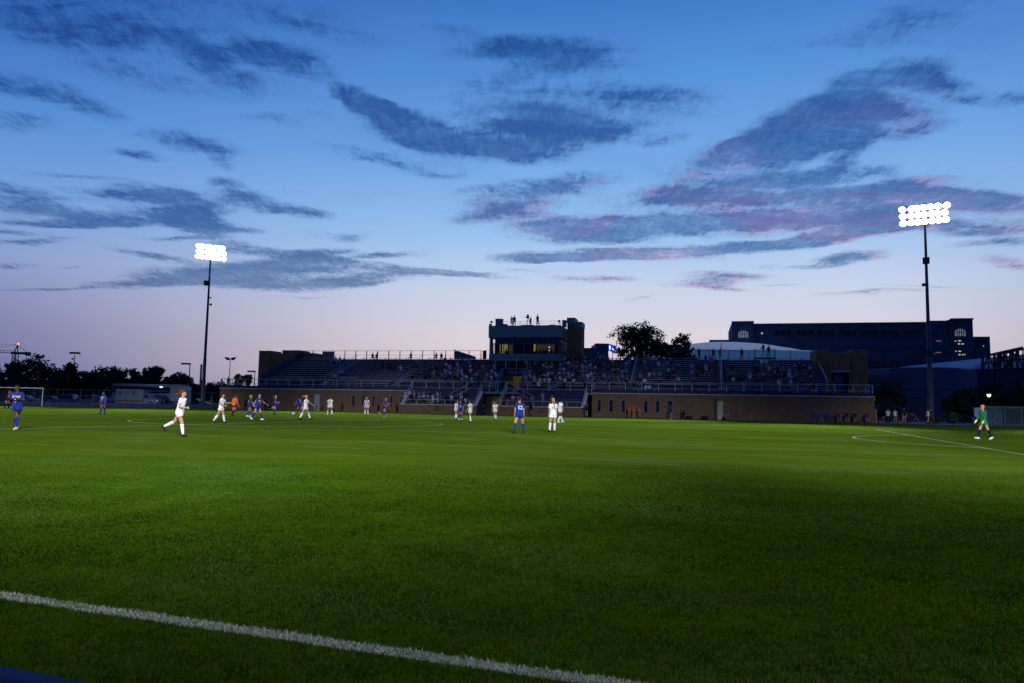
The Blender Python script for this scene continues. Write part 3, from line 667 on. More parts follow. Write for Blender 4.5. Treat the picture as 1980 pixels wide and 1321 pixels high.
b = MB(); b.bb(p0s+1.2, p0s+3.2, PN0+.3, PN1-.3, 5.5, 7.72); b.build('support_pier', mat('dark_back2', (.03, .04, .06), .9), PB)
# brick stair tower of the press box, two blocks
for x0, x1, y, n0_, sw in ((1097, 1111, 614.5, 11.0, 0), (1111, 1124.5, 622.5, 11.3, 1)):
    a0, c0 = SP(x0, y, n0_); a1, _ = SP(x1, y, n0_)
    bq = MB(); bq.bb(a0, a1, n0_, n0_+2.8, 3, c0-.8); bq.build('stair_tower_wall', BRICK, PB)
    bq = MB(); bq.bb(a0-.06, a1+.06, n0_-.06, n0_+2.86, c0-.8, c0); bq.build('stair_tower_cap', TEAL, PB)
railing('roof_railing', (-4.0, 8.4, 0), (p1s, 8.4, 0), 12.78, 13.45, 3.0, RAILD, (.5,), .02, .03, par=PB)
bq = MB(); bq.bb(-.9, .9, 8.5, 9.3, 12.78, 12.95); bq.bb(-4.0, -3.1, 8.6, 9.4, 12.78, 13.1); bq.bb(3.2, 4.1, 8.6, 9.4, 12.78, 12.95); bq.build('roof_curb', SILH, PB)
for (x0, x1, y, lab) in ((958, 970, 616.5, 'blue grey rooftop unit at the left end of the press box roof'), (1087, 1093.5, 619, 'blue grey rooftop unit at the right end of the press box roof')):
    a0, c0 = SP(x0, y, 10.0); a1, _ = SP(x1, y, 10.0)
    u = stand_empty('rooftop_unit', lab, 'air unit', (a0+a1)/2, 10.5, 12.78, 'units on the press box roof')
    bq = MB(); bq.bb(-(a1-a0)/2, (a1-a0)/2, -.5, .5, 0, c0-12.9); bq.build('unit_case', TEAL, u)
    bq = MB(); bq.bb(-(a1-a0)/2-.04, (a1-a0)/2+.04, -.54, .54, c0-12.9, c0-12.78); bq.build('unit_lid', mat('unit_lid', (.06, .11, .16), .6), u)
for (px, lab) in ((951, 'speaker horn and pale dish at the left corner of the press box roof'), (1081.5, 'small pale dish at the right corner of the press box roof')):
    a0, c0 = SP(px, 620, 8.5); u = stand_empty('roof_dish', lab, 'antenna', a0, 8.5, 12.78, 'dishes on the press box roof')
    bq = MB(); bq.tube((0, 0, 0), (0, 0, .55), .03, n=6); bq.build('mast', SILH, u)
    bq = MB(); bq.loft([((0, -.05, .62), .02, .02, Matrix.Rotation(PI/2, 3, 'X')), ((0, -.1, .62), .14, .14, Matrix.Rotation(PI/2, 3, 'X')), ((0, -.16, .62), .2, .2, Matrix.Rotation(PI/2, 3, 'X'))], 14); bq.build('dish', mat('dish_grey', (.45, .45, .48), .6), u)
    if px < 1000: bq = MB(); bq.prism([(-.35, .08), (-.35, .4), (0, .32), (0, .16)], 'y', -.15, .2); bq.build('horn', SILH, u)
# canopy wedge left of the press box: a sloping navy windscreen panel
u = stand_empty('wind_panel', 'navy sloping panel on the back rail just left of the press box', 'panel', 0, 0, 0)
a0, c0 = SP(879, 679, 12.3); a1, c1 = SP(920, 690, 12.3); bq = MB(); bq.prism([(a0, 8.2), (a0, c0), (a0+.6, c0), (a1, c1), (a1, 8.2)], 'y', 12.2, 12.35); bq.build('panel_sheet', mat('panel_teal', (.04, .10, .16), .6), u)
bq = MB(); bq.bb(a0, a0+.15, 12.1, 12.19, 8.2, c0+.25); bq.bb(a1+1.2, a1+1.7, 12.0, 12.3, 8.2, 9.5); bq.build('panel_post', SILH, u)
u = stand_empty('portable_cabinet', 'grey louvred cabinet standing on the top row at the left of the stand', 'cabinet', SP(630, 690, 12.3)[0], 12.8, 8.0)
bq = MB(); bq.bb(-.9, .9, 0, .5, 0, 1.45); bq.build('cabinet_case', mat('cabinet_grey', (.40, .38, .42), .7), u)
bq = MB(); [bq.bb(x, x+.12, -.02, -.002, .05, 1.4) for x in (-.9, -.35, .1, .55, .78)]; bq.build('cabinet_slats', SILH, u)
# camera platform on the top row, right section
s0 = SP(1478, 690, 12)[0]
u = stand_empty('camera_platform', 'dark camera platform with rails at the top of the right seating', 'platform', s0, 11.4, 8.0)
bq = MB(); bq.bb(-1.3, 1.3, -.6, .8, .25, .4); bq.build('platform_deck', SILH, u)
bq = MB()
for x in (-1.3, 1.3):
    for y in (-.6, .8): bq.tube((x, y, 0), (x, y, 1.6), .035, n=6)
bq.tube((-1.3, .8, 1.6), (1.3, .8, 1.6), .03, n=6); bq.build('platform_rail', RAILD, u)
# ------------------------------------------------------------------ floodlight poles
LAMPE = mat('floodlight_lens', (1, 1, 1), .5, 0, emit=(1, .97, .93), estr=11)
POLE = mat('pole_steel', (.05, .065, .10), .5)
GALV = mat('pole_dark', (.03, .035, .05), .5)
def floodpole(label, base, aim, Ht, beams, boxes, ncol, energy, spread=1.25):
    ry = math.atan2(aim.y-base.y, aim.x-base.x)+PI/2      # local -y looks to the aim point
    P = empty('floodlight_pole', base, ry, label, 'floodlight', 'floodlight poles round the pitch')
    b = MB(); b.loft([((0, 0, -.3), .36, .36), ((0, 0, 4.5), .33, .33), ((0, 0, 4.52), .28, .28), ((0, 0, 8), .25, .25), ((0, 0, 8.02), .22, .22), ((0, 0, Ht), .12, .12)], 14)
    b.build('pole', POLE, P)
    if 'left end' in label: b = MB(); b.bb(-.62, -.34, -.2, .2, 3.6, 7.0); b.build('ballast_box', POLE, P)
    W_ = 4.9*spread/1.25
    b = MB()
    for r in range(3): b.bb(-W_/2, W_/2, -.06, .06, Ht-.3-.88*r, Ht-.18-.88*r)
    b.build('crossarm', GALV, P)
    for (x, z, s_, shp) in boxes:
        b = MB(); b.bb(x-s_/2, x+s_/2, -.3, .3, z-s_/2, z+s_/2) if shp == 'box' else b.ball((x, -.1, z), s_, 10, 8)
        b.tube((0, 0, z), (x, 0, z+.05), .05, n=6); b.build('equipment_box' if shp == 'box' else 'security_camera', SILH, P)
    for r in range(3):
        for c in range(ncol):
            x = -W_/2+.25+(W_-.5)*c/(ncol-1); z = Ht-.42-.88*r
            h = MB(); dn = Matrix.Rotation(math.radians(30), 3, 'X') @ Matrix.Rotation(PI/2, 3, 'X')
            R2 = Matrix.Rotation(random.uniform(-.45, .45), 3, 'Z') @ dn
            ax = R2 @ Vector((0, 0, 1)); o = Vector((x, -.15, z))
            h.loft([(o-ax*.05, .12, .12, R2), (o+ax*.1, .22, .22, R2), (o+ax*.42, .40, .40, R2)], 14)
            hd = h.build('lamp_housing', GALV, P)
            l = MB(); l.loft([(o+ax*.425, .43, .38, R2), (o+ax*.47, .39, .35, R2), (o+ax*.52, .24, .2, R2)], 16); l.build('lamp_lens', LAMPE, hd)
    for (az_, dep, wd_, *kk) in beams:                        # azimuth in the pitch frame (deg from +v towards +u), depression, cone
        sp = bpy.data.lights.new('floodlight_beam', 'SPOT'); so = bpy.data.objects.new('floodlight_beam', sp); C.objects.link(so); so.parent = P
        sp.energy = energy*(kk[0] if kk else 1); sp.color = (1, .975, .93); sp.spot_size = math.radians(wd_); sp.spot_blend = 1.0; sp.shadow_soft_size = .5
        o = Vector((0, -1.2, Ht-1.2)); so.location = o; a_ = math.radians(az_); dw_ = (UD*math.sin(a_)+VD*math.cos(a_))*math.cos(math.radians(dep))-Vector((0, 0, math.sin(math.radians(dep))))
        so.rotation_euler = (Matrix.Rotation(ry, 3, 'Z').inverted() @ dw_).to_track_quat('-Z', 'Y').to_euler()
    return P
PL = W(391, 789, 118); PL.z = 0; PR = W(1801, 820, 88); PR.z = 0
EN = 225000
BN = [(-2, 21.5, 28), (19, 21.5, 28), (40, 21.5, 28), (61, 21, 27), (12, 45, 52, .10), (50, 45, 52, .10)]
floodpole('lit floodlight pole rising behind the left end of the stand', PL, UV(-27, 38), 27.0, [(180, 28, 34), (150, 28, 34), (120, 27, 34)], [(-.45, 20.4, .75, 'box'), (.42, 16.9, .2, 'ball'), (.3, 18, .15, 'ball')], 7, EN, 1.08)
floodpole('lit floodlight pole rising from the right end of the stand', PR, UV(4, 14), 27.2, [(170, 28, 34), (205, 28, 34), (235, 27, 34)], [(0, 20.0, .75, 'box'), (-.35, 17.0, .22, 'ball'), (0, 8.6, .5, 'box')], 7, EN, 1.28)
floodpole('lit floodlight pole on the near side, left of the camera', UV(-85, -24), UV(-27, 38), 27.0, BN, [], 7, EN)
floodpole('lit floodlight pole on the near side, right behind the camera', UV(22, -26), UV(-27, 42), 27.0, [(-q_[0],)+q_[1:] for q_ in BN]+[(17, 21, 27), (-5, 50, 60, .07)], [], 7, EN)

# ------------------------------------------------------------------ trees
LEAFD = mat('leaves_dark', (.022, .045, .022), .8, .5, 1.5); LEAFO = mat('leaves_autumn', (.10, .08, .02), .8, .5, 2.0); BARK = mat('bark', (.04, .032, .028), .9)
LEAFC = mat('leaves_centre', (.04, .05, .025), .8, .5, 1.5)
def tree(name, base, Ht, Wd, label, cat='tree', group=None, lm=LEAFD, seed=1, nleaf=2600, trunk=.3, leaf=.30, clumps=14, gap=.5, conifer=False):
    rg = random.Random(seed); T = empty(name, base, 0, label, cat, group)
    b = MB(); r0 = Ht*.028; top = Vector((rg.uniform(-.3, .3), 0, Ht*(.95 if conifer else trunk+.25)))
    pts = [Vector((0, 0, -.2)), Vector((rg.uniform(-.15, .15), 0, Ht*trunk*.6)), top]
    b.tube(pts[0], pts[1], r0, r0*.8, 8); b.tube(pts[1], pts[2], r0*.8, r0*.35, 8)
    cl_ = []
    if conifer:
        for k in range(clumps):
            t = (k+.5)/clumps; a = rg.uniform(0, 2*PI); rr = Wd/2*(1-t)*.8
            cl_.append((Vector((math.cos(a)*rr*.6, math.sin(a)*rr*.6, Ht*(.08+.88*t))), Wd/2*(1-t)*.75+.25, .5))
    else:
        for k in range(clumps):
            a = 2*PI*k/clumps*2.4+rg.uniform(-.4, .4); e = rg.uniform(0, 1)
            zz = Ht*(trunk+(1-trunk)*(.12+.74*e)); rr = Wd/2*math.sqrt(max(.05, 1-((e-.25)/.85)**2))*rg.uniform(.25, .92)
            c = Vector((math.cos(a)*rr, math.sin(a)*rr, zz)); s_ = Wd*rg.uniform(.11, .19)*(1.15 if gap < .5 else 1)
            cl_.append((c, s_, .8)); st = pts[1].lerp(pts[2], rg.uniform(.2, 1))
            mid = st.lerp(c, .5)+Vector((0, 0, -.05*Ht)); b.tube(st, mid, r0*.3, r0*.2, 6); b.tube(mid, c, r0*.2, r0*.06, 6)
            for _ in range(2):
                e2 = c+Vector((rg.uniform(-1, 1), rg.uniform(-1, 1), rg.uniform(-.4, 1)))*s_*.9; b.tube(c, e2, r0*.07, r0*.02, 4)
    b.build('trunk', BARK, T, True)
    rr = np.random.default_rng(seed+50); cc = np.array([c[0] for c in cl_]); ss = np.array([c[1] for c in cl_]); fl_ = np.array([c[2] for c in cl_])
    pw = ss**2; k = rr.choice(len(cl_), nleaf, p=pw/pw.sum())
    # sub-clumps give uneven edges
    sub = rr.normal(0, 1, (len(cl_), 9, 3)); sub /= np.linalg.norm(sub, axis=2, keepdims=True); sub *= rr.uniform(.35, 1.05, (len(cl_), 9, 1))
    j = rr.integers(0, 9, nleaf); off = sub[k, j]*ss[k, None]+rr.normal(0, 1, (nleaf, 3))*ss[k, None]*(.20 if gap >= .5 else .30)
    off[:, 2] *= fl_[k]; ctr = cc[k]+off; ctr[:, 2] = np.maximum(ctr[:, 2], .1)
    A = rr.normal(0, 1, (nleaf, 3)); A /= np.linalg.norm(A, axis=1, keepdims=True); Bv = np.cross(A, rr.normal(0, 1, (nleaf, 3))); Bv /= np.linalg.norm(Bv, axis=1, keepdims=True)
    sz = leaf*rr.uniform(.5, 1.3, (nleaf, 1)); v = np.zeros((nleaf, 4, 3)); v[:, 0] = ctr-A*sz; v[:, 1] = ctr+Bv*sz*.55; v[:, 2] = ctr+A*sz; v[:, 3] = ctr-Bv*sz*.55
    me = bpy.data.meshes.new('crown'); me.from_pydata(v.reshape(-1, 3).tolist(), [], np.arange(nleaf*4).reshape(-1, 4).tolist()); me.materials.append(lm)
    o = bpy.data.objects.new('crown', me); C.objects.link(o); o.parent = T
    return T
def tree_px(name, px, top, wpx, d, label, base_y=None, **kw):
    p = W(px, top, d); return tree(name, Vector((p.x, p.y, 0)), p.z, wpx*d/FPX, label, **kw)
lt = [(-22, 702, 60, 165, 'dark leafy tree at the left edge of the photo behind the goal'), (22, 700, 44, 150, 'dark tree just right of the left edge behind the goal'),
      (55, 690, 92, 140, 'tall broad dark tree in front of the crane'), (100, 708, 50, 150, 'dark tree beside the low twin car park lamp'), (130, 702, 52, 146, 'dark round tree at the foot of the square car park lamp'), (168, 711, 50, 150, 'dark tree behind the walking blue player at the left'),
      (208, 709, 62, 150, 'dark tree above the front end of the coach'), (257, 707, 52, 155, 'dark tree above the front half of the coach'), (296, 704, 50, 150, 'open topped dark tree above the middle of the coach'), (325, 726, 40, 160, 'low dark tree above the rear of the coach'),
      (348, 717, 46, 150, 'dark tree behind the single arm street lamp'), (377, 740, 40, 175, 'low dark tree left of the left floodlight pole'), (410, 742, 60, 200, 'far low dark tree between floodlight pole and brick stand')]
for k, (px, top, wp, d, lab) in enumerate(lt):
    tree_px('leafy_tree', px, top, wp, d, lab, group='trees beyond the car park', seed=20+k, trunk=.16, nleaf=3800, leaf=.30, clumps=22, gap=.4)
tree_px('autumn_tree', 472, 714, 46, 128, 'brown and gold small tree behind the left walkway railing', lm=LEAFO, seed=61, trunk=.25, nleaf=2600, leaf=.22, clumps=16)
tree_px('tall_tree', 1237, 624, 112, 135, 'large loose crowned tree rising behind the middle of the stand', group='trees behind the stand', lm=LEAFC, seed=71, trunk=.50, nleaf=9500, leaf=.22, clumps=58)
tree_px('tall_tree', 1280, 650, 66, 137, 'middle loose tree filling the gap behind the stand', group='trees behind the stand', lm=LEAFC, seed=75, trunk=.5, nleaf=2600, leaf=.24, clumps=16)
tree_px('tall_tree', 1320, 640, 60, 136, 'narrower loose tree beside the white dome behind the stand', group='trees behind the stand', lm=LEAFC, seed=72, trunk=.5, nleaf=4200, leaf=.22, clumps=30)
for k, (px, top, wp, d, lab, con) in enumerate([(1712, 742, 60, 104, 'dark shrubby tree right of the brick stand end', 0), (1855, 752, 70, 104, 'dark bushy tree in front of the curved brick building', 0), (1890, 745, 50, 108, 'dark tree left of the lit lamp', 0),
        (1915, 742, 70, 112, 'dark leafy tree behind the lit lamp', 0), (1965, 728, 46, 106, 'dark pointed conifer at the right edge of the photo', 1), (1940, 760, 60, 104, 'low dark bush between the lamp and the conifer', 0)]):
    tree_px('conifer_tree' if con else 'dark_tree', px, top, wp, d, lab, group='trees beyond the right end of the stand', seed=90+k, trunk=.10, nleaf=3200, leaf=.24, clumps=20, gap=.4, conifer=bool(con))
for k, (px, top, wp, lab) in enumerate([(1812, 803, 22, 'small rounded shrub right of the floodlight pole'), (1840, 800, 30, 'pale green rounded shrub in front of the dark trees'), (1866, 803, 20, 'small dark shrub between the pale shrub and the notice board')]):
    tree_px('shrub', px, top, wp, 92, lab, cat='shrub', group='shrubs along the right path', seed=110+k, trunk=.05, nleaf=900, leaf=.13, clumps=10, gap=.4, lm=LEAFD if k != 1 else mat('leaves_pale', (.06, .09, .04), .8, .4, 2))

# ------------------------------------------------------------------ buildings behind
def frame(px, d, rz):
    p = W(px, 790, d); return Vector((p.x, p.y, 0))
BIGW = mat('hall_wall', (.055, .085, .15), .9, .3, .25); BIGWIN = mat('hall_window', (.006, .01, .035), .2, 0); BIGTRIM = mat('hall_trim', (.06, .09, .16), .9)
LITW = mat('lit_window', (.8, .75, .5), .5, 0, emit=(.78, .74, .52), estr=.75)
ob = empty('large_hall', (0, 0, 0), 0, 'very long dark stone hall with rows of windows on the horizon at right', 'building')
BD = 150.0
ob.location = ST0; ob.rotation_euler = (0, 0, -ALPHA)
def bx(px, py, d=BD): return SP(px, py, d)
def bw(px, py, d): p = W(px, py, d); return p.x, p.z
def hall_box(name, x0, x1, ytop, ybot, y0, y1, m, parent=ob, d=BD):
    a0, z1 = bx(x0, ytop, d); a1, z1b = bx(x1, ytop, d); z1 = (z1+z1b)/2; z0 = 0 if ybot is None else bx((x0+x1)/2, ybot, d)[1]
    bq = MB(); bq.bb(a0, a1, d+y0, d+y1, z0, z1); return bq.build(name, m, parent)
hall_box('wing_wall', 1372, 1416, 655, None, 4, 30, BIGW)
hall_box('tower_wall', 1415, 1457, 623.5, None, -1.5, 30, BIGW); hall_box('main_wall', 1457.2, 1822, 624, None, 0, 30, BIGW); hall_box('link_wall', 1795, 1834, 620.5, None, -.7, 29, BIGW)
hall_box('tower_wall', 1834.2, 1877, 618, None, -1.5, 30, BIGW); hall_box('end_wall', 1877.2, 1914, 651, None, 0, 25, BIGW); hall_box('low_wall', 1914.2, 1935, 690, None, 1, 25, BIGW)
for x0, x1, y in ((1414, 1457, 623), (1834, 1878, 617.5)):
    hall_box('tower_cornice', x0, x1, y-.7, y+2.2, -1.9, -1.51, BIGTRIM)
hall_box('cornice', 1457.5, 1794, 624.5, 628, -.4, -.01, BIGTRIM)
for y in (649.5, 705.5, 672): hall_box('string_course', 1458, 1833, y, y+1.6, -.35, -.012 if y != 672 else -.014, BIGTRIM)
for x0, x1, y in ((1465, 1469, 621), (1491, 1494, 622), (1786, 1791, 620), (1806, 1812, 620)): hall_box('roof_vent', x0, x1, y, 625.5, 8, 12, BIGW)
nw = 0
def hall_win(x0, x1, y0, y1, m=BIGWIN, yy=0, par=ob):
    a0, z1 = bx(x0, y0); a1, _ = bx(x1, y0); _, z0 = bx(x0, y1)
    bq = MB(); bq.bb(a0, a1, BD+yy-.12, BD+yy-.004, z0, z1); return bq.build('window', m, par)
for gstart in [1498+41.6*i for i in range(7)]:
    for k in range(3): hall_win(gstart+k*11.6, gstart+k*11.6+8.6, 638.5, 648)
for gstart in [1680+41*i for i in range(4)]:
    for k in range(3): hall_win(gstart+k*12.2, gstart+k*12.2+8.8, 698, 712)
faint = mat('hall_pane_blue', (.035, .07, .17), .4, .2)
for i in range(7): 
    for k in range(3): hall_win(1540+41.6*i+k*11.6, 1540+41.6*i+k*11.6+7.6, 670.5, 677, faint) if 1540+41.6*i < 1780 else None
for x in (1466, 1807): hall_win(x, x+13, 636, 655, faint, -.72 if x > 1700 else 0); hall_win(x, x+13, 660, 690, faint, -.72 if x > 1700 else 0)
def arched(px0, px1, y0, y1, m):
    a0, z1 = bx(px0, y0); a1, _ = bx(px1, y0); _, z0 = bx(px0, y1); wv = (a1-a0)
    bq = MB(); pts = [(a0, z0), (a1, z0)]+[(a0+wv/2+wv/2*math.cos(t), z1-.9+.9*math.sin(t)) for t in np.linspace(0, PI, 9)]
    bq.prism(pts, 'y', BD-1.62, BD-1.504); o = bq.build('arched_window', m, ob)
    bq = MB()
    for k in range(1, 5): x = a0+wv*k/5; bq.bb(x-.1, x+.1, BD-1.7, BD-1.625, z0, z1)
    bq.bb(a0, a1, BD-1.69, BD-1.626, (z0+z1)/2-.08, (z0+z1)/2+.08); bq.build('muntins', BIGW, o)
arched(1427.5, 1446, 640.5, 654, mat('dim_lit_window', (.5, .5, .4), .5, 0, emit=(.42, .45, .38), estr=.26)); arched(1843, 1863, 637, 651, mat('half_lit_window', (.5, .5, .4), .5, 0, emit=(.34, .37, .36), estr=.3))
for x, w_, y in [(1843, 2, 660.5), (1849.5, 5, 660), (1849, 4, 666), (1856, 4, 666), (1844, 2, 680), (1850, 4.5, 680), (1850, 4, 686.5), (1857, 2, 686.5), (1861, 1.5, 686.5), (1880, 1.5, 671), (1901, 1.2, 669)]:
    hall_win(x, x+w_, y-.7, y+.9, LITW, -1.51 if x < 1878 else 0)
orng = mat('orange_window', (.4, .3, .2), .5, 0, emit=(.30, .17, .10), estr=.6)
for x, w_, y in [(1808, 10, 660), (1808, 10, 682), (1805, 1.5, 684)]: hall_win(x, x+w_, y-.5, y+.7, orng, -.85)
b = MB(); a0, z0 = bx(1473, 645); b.ball((a0, BD-.5, z0), .25); b.build('wall_lamp', LITW, ob)

# white air dome
DM = mat('dome_fabric', (.86, .88, .92), .5, .03, .2, emit=(.50, .62, .92), estr=.33)  # weak emission added to brighten the membrane, no lamp inside
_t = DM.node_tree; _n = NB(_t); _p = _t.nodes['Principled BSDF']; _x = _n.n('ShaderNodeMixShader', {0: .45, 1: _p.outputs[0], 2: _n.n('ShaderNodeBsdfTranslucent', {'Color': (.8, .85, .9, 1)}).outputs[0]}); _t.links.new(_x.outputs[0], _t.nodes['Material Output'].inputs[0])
dd_ = 190.0; xa = W(1335, 690, dd_).x; xb = W(1566, 690, dd_).x; ztop = W(1440, 663.0, dd_+12).z
do = empty('air_dome', ((xa+xb)/2, dd_+20, 0), 0, 'low white air supported dome behind the right half of the stand', 'dome')
b = MB(); rings = []; hw = (xb-xa)/2
zb_ = W(1560, 679, dd_).z
nx, ny = 40, 14; vs = []
for j in range(ny+1):
    y = -22+44*j/ny
    for i in range(nx+1):
        x = -hw-6+(2*hw+6)*i/nx; tx = (x+3)/(hw+3); ty = y/22
        z = zb_+(ztop-zb_)*max(0, 1-abs(tx)**2.3)*max(0, 1-abs(ty)**4*.8)
        vs.append((x, y, z if abs(ty) < 1 else zb_-.0))
fs = [(j*(nx+1)+i, j*(nx+1)+i+1, (j+1)*(nx+1)+i+1, (j+1)*(nx+1)+i) for j in range(ny) for i in range(nx)]
nb = len(vs); vs += [(v[0], v[1], 0) for v in vs]
fs += [(i+nb, i+1+nb, i+1, i) for i in range(nx)] + [(ny*(nx+1)+i, ny*(nx+1)+i+1, ny*(nx+1)+i+1+nb, ny*(nx+1)+i+nb) for i in range(nx)]
fs += [(j*(nx+1)+nx+nb, (j+1)*(nx+1)+nx+nb, (j+1)*(nx+1)+nx, j*(nx+1)+nx) for j in range(ny)]
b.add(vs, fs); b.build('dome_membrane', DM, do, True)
b = MB(); b.bb(-hw-6.1, hw+.1, -22.3, -22.05, 8.0, zb_-.2)
DMS = mat('dome_skirt', (.22, .33, .46), .6, .05, emit=(.06, .2, .42), estr=.22)  # skirt brightened by a faint added glow of its own
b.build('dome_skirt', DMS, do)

# small blue building with a lit sign, behind the stand
d5 = 135.0; o5 = empty('flat_roof_building', (0, 0, 0), 0, 'flat roofed teal building with a lit blue sign behind the stand', 'building')
TB = mat('teal_building', (.05, .12, .20), .7)
for x0, x1, y, nm in ((1120, 1153, 672.5, 'low_block'), (1152, 1190.5, 664, 'high_block')):
    a0, z1 = bw(x0, y, d5); a1, _ = bw(x1, y, d5); b = MB(); b.bb(a0, a1 if nm == 'low_block' else a1-.15-1.2, d5+(.1 if nm == 'low_block' else 0), d5+8, 0, z1); b.build(nm, TB, o5)
pa = W(1176, 664.5, d5); pb = W(1191, 670, d5+1.0); za = W(1176, 677, d5).z; zb2 = W(1191, 684, d5).z
a0 = pa.x; a1 = pb.x
b = MB(); b.add([(a0, d5-.15, za), (a1, d5+.3, zb2), (a1, d5+.3, pb.z), (a0, d5-.15, pa.z), (a0, d5+.2, za), (a1, d5+.65, zb2), (a1, d5+.65, pb.z), (a0, d5+.2, pa.z)], [(0, 1, 2, 3), (7, 6, 5, 4), (0, 4, 5, 1), (1, 5, 6, 2), (2, 6, 7, 3), (3, 7, 4, 0)])
sg = b.build('sign_board', mat('sign_blue', (.02, .05, .6), .4, 0, emit=(.02, .06, .75), estr=.6), o5)
b = MB(); h_ = pa.z-za; L5 = a1-a0
for t0, t1, z0_, z1_ in ((.12, .3, .25, .72), (.16, .26, .12, .3), (.5, .58, .2, .5), (.62, .72, .15, .45), (.76, .84, .15, .42), (.88, .95, .1, .4)):
    b.add([(a0+L5*t, d5-.2+.45*t, za+h_*z-(.9*t*0)-(t*h_*.35)) for t, z in ((t0, z0_), (t1, z0_), (t1, z1_), (t0, z1_))]+[(a0+L5*t, d5-.16+.45*t, za+h_*z-(t*h_*.35)) for t, z in ((t0, z0_), (t1, z0_), (t1, z1_), (t0, z1_))], [(0, 1, 2, 3), (7, 6, 5, 4), (0, 4, 5, 1), (2, 6, 7, 3)])
b.build('sign_letters', mat('sign_white', (1, 1, 1), .5, 0, emit=(.8, .9, 1), estr=1.3), sg)
b = MB(); a2, z2 = bw(1130, 691, 125); b.bb(bw(1125, 690, 125)[0], bw(1260, 690, 125)[0], 125, 127, 0, z2); 

# curved brick building, right
d6 = 135.0; cb_ = empty('curved_building', (0, 0, 0), 0, 'low curved dark brick building behind the right floodlight pole', 'building')
CBM = brick_mat('dark_slate_brick', (.075, .13, .20), (.06, .10, .17), (.08, .13, .21))
xc0, ztc = bw(1744, 709.5, d6); xc1, _ = bw(1897, 707, d6); cxm = (xc0+xc1)/2; hwc = (xc1-xc0)/2
def arcwall(z0, z1, ro, name, m, par, off=0):
    b = MB(); pts = []
    for k in range(21): t = -1+2*k/20; pts.append((cxm+hwc*t*(1+off*.01), d6+4.5*(t*t)-off*.12))
    pts += [(xc1, d6+25), (xc0, d6+25)]; b.prism(pts, 'z', z0, z1); return b.build(name, m, par)
arcwall(0, ztc, 0, 'curved_wall', CBM, cb_)
for zz in (ztc-.25, W(1800, 750, d6).z, W(1800, 767, d6).z): arcwall(zz, zz+.28 if zz < ztc-.3 else ztc+.05, 0, 'stone_band', mat('slate_band', (.10, .17, .25), .8), cb_, 1)
ol = empty('low_side_building', (0, 0, 0), 0, 'low dark building with a pale flat roof edge right of the brick tower', 'building')
a0, z1 = bw(1678, 727, 138); a1, _ = bw(1745, 722, 138)
b = MB(); b.bb(a0-4, a1, 138, 160, 0, z1-1.0); b.build('wall', CBM, ol); b = MB(); b.bb(a0-4.3, a1-.01, 137.4, 160, z1-1.0, z1+.1); b.build('roof_edge', mat('roof_edge_slate', (.07, .10, .13), .8), ol)
b = MB(); c0_, c1_ = bw(1730, 735, 138)[0], bw(1741, 735, 138)[0]; b.bb(c0_, c1_, 137.9, 137.99, 3.2, z1-1.4); b.build('window', BIGWIN, ol)
# fabric roofs and truss
FR = mat('tent_fabric', (.85, .88, .95), .6, .05)
_t = FR.node_tree; _n = NB(_t); _p = _t.nodes['Principled BSDF']; _x = _n.n('ShaderNodeMixShader', {0: .5, 1: _p.outputs[0], 2: _n.n('ShaderNodeBsdfTranslucent', {'Color': (.8, .85, .95, 1)}).outputs[0]}); _t.links.new(_x.outputs[0], _t.nodes['Material Output'].inputs[0])
ot = empty('tent_roof', (0, 0, 0), 0, 'pointed pale fabric roof peeking out right of the brick tower', 'roof')
b = MB(); p = [W(1660, 714, 150), W(1676, 718.5, 150), W(1693.5, 726, 150), W(1660, 727, 150)]; b.prism([(q.x, q.z) for q in p], 'y', 150, 158); b.build('roof_sheet', FR, ot)
og = empty('sports_hall', (0, 0, 0), 0, 'large pale roofed hall behind the steel roof truss at the right edge', 'building')
d7 = 160.0
b = MB(); pts = [(1884, 707), (1925, 692.5), (1934, 691), (1990, 684), (2060, 690), (2060, 714), (1884, 712)]; b.prism([(W(x, y, d7).x, W(x, y, d7).z) for x, y in pts], 'y', d7, d7+40); b.build('roof', FR, og)
b = MB(); a0, z1 = bw(1885, 713.5, d7); a1, _ = bw(2080, 713.5, d7); b.bb(a0, a1, d7-.5, d7+39, 0, z1); b.build('wall', mat('blue_ribbed_wall', (.035, .06, .15), .7, .2, .8), og)
b = MB()
for k in range(46): x = a0+(a1-a0)*k/46; b.bb(x, x+.12, d7-.6, d7-.501, 4, z1-.3)
b.build('wall_ribs', mat('rib_blue', (.05, .085, .2), .6), og)
tr = empty('roof_truss', (0, 0, 0), 0, 'black steel roof truss rising at the right edge of the photo', 'truss')
b = MB(); d8 = 150.0
P = lambda x, y, dd=0: (W(x, y, d8).x, d8+dd, W(x, y, d8).z)
for dd in (0, 5):
    b.tube(P(1930, 686, dd), P(2010, 668, dd), .22, n=6); b.tube(P(1930, 714, dd), P(2010, 712, dd), .2, n=6)
    xs = [1930, 1942, 1954, 1966, 1978, 1990, 2002]
    for i, x in enumerate(xs):
        yt = 686-(x-1930)*.225; b.tube(P(x, yt, dd), P(x, 714, dd), .28 if x in (1930, 1954) else .14, n=6)
        if i < len(xs)-1: b.tube(P(x, yt if i % 2 else 714, dd), P(xs[i+1], 714 if i % 2 else 686-(xs[i+1]-1930)*.225, dd), .14, n=6); b.tube(P(x, 700-(x-1930)*.1, dd), P(xs[i+1], 700-(xs[i+1]-1930)*.1, dd), .12, n=6)
for x in (1930, 1954, 1978): yt = 686-(x-1930)*.225; b.tube(P(x, yt, 0), P(x, yt, 5), .14, n=6)
for x in (1930, 1954): b.tube(P(x, 714, 0), (P(x, 714)[0], d8, 0), .28, n=6)
b.build('truss_members', SILH, tr)
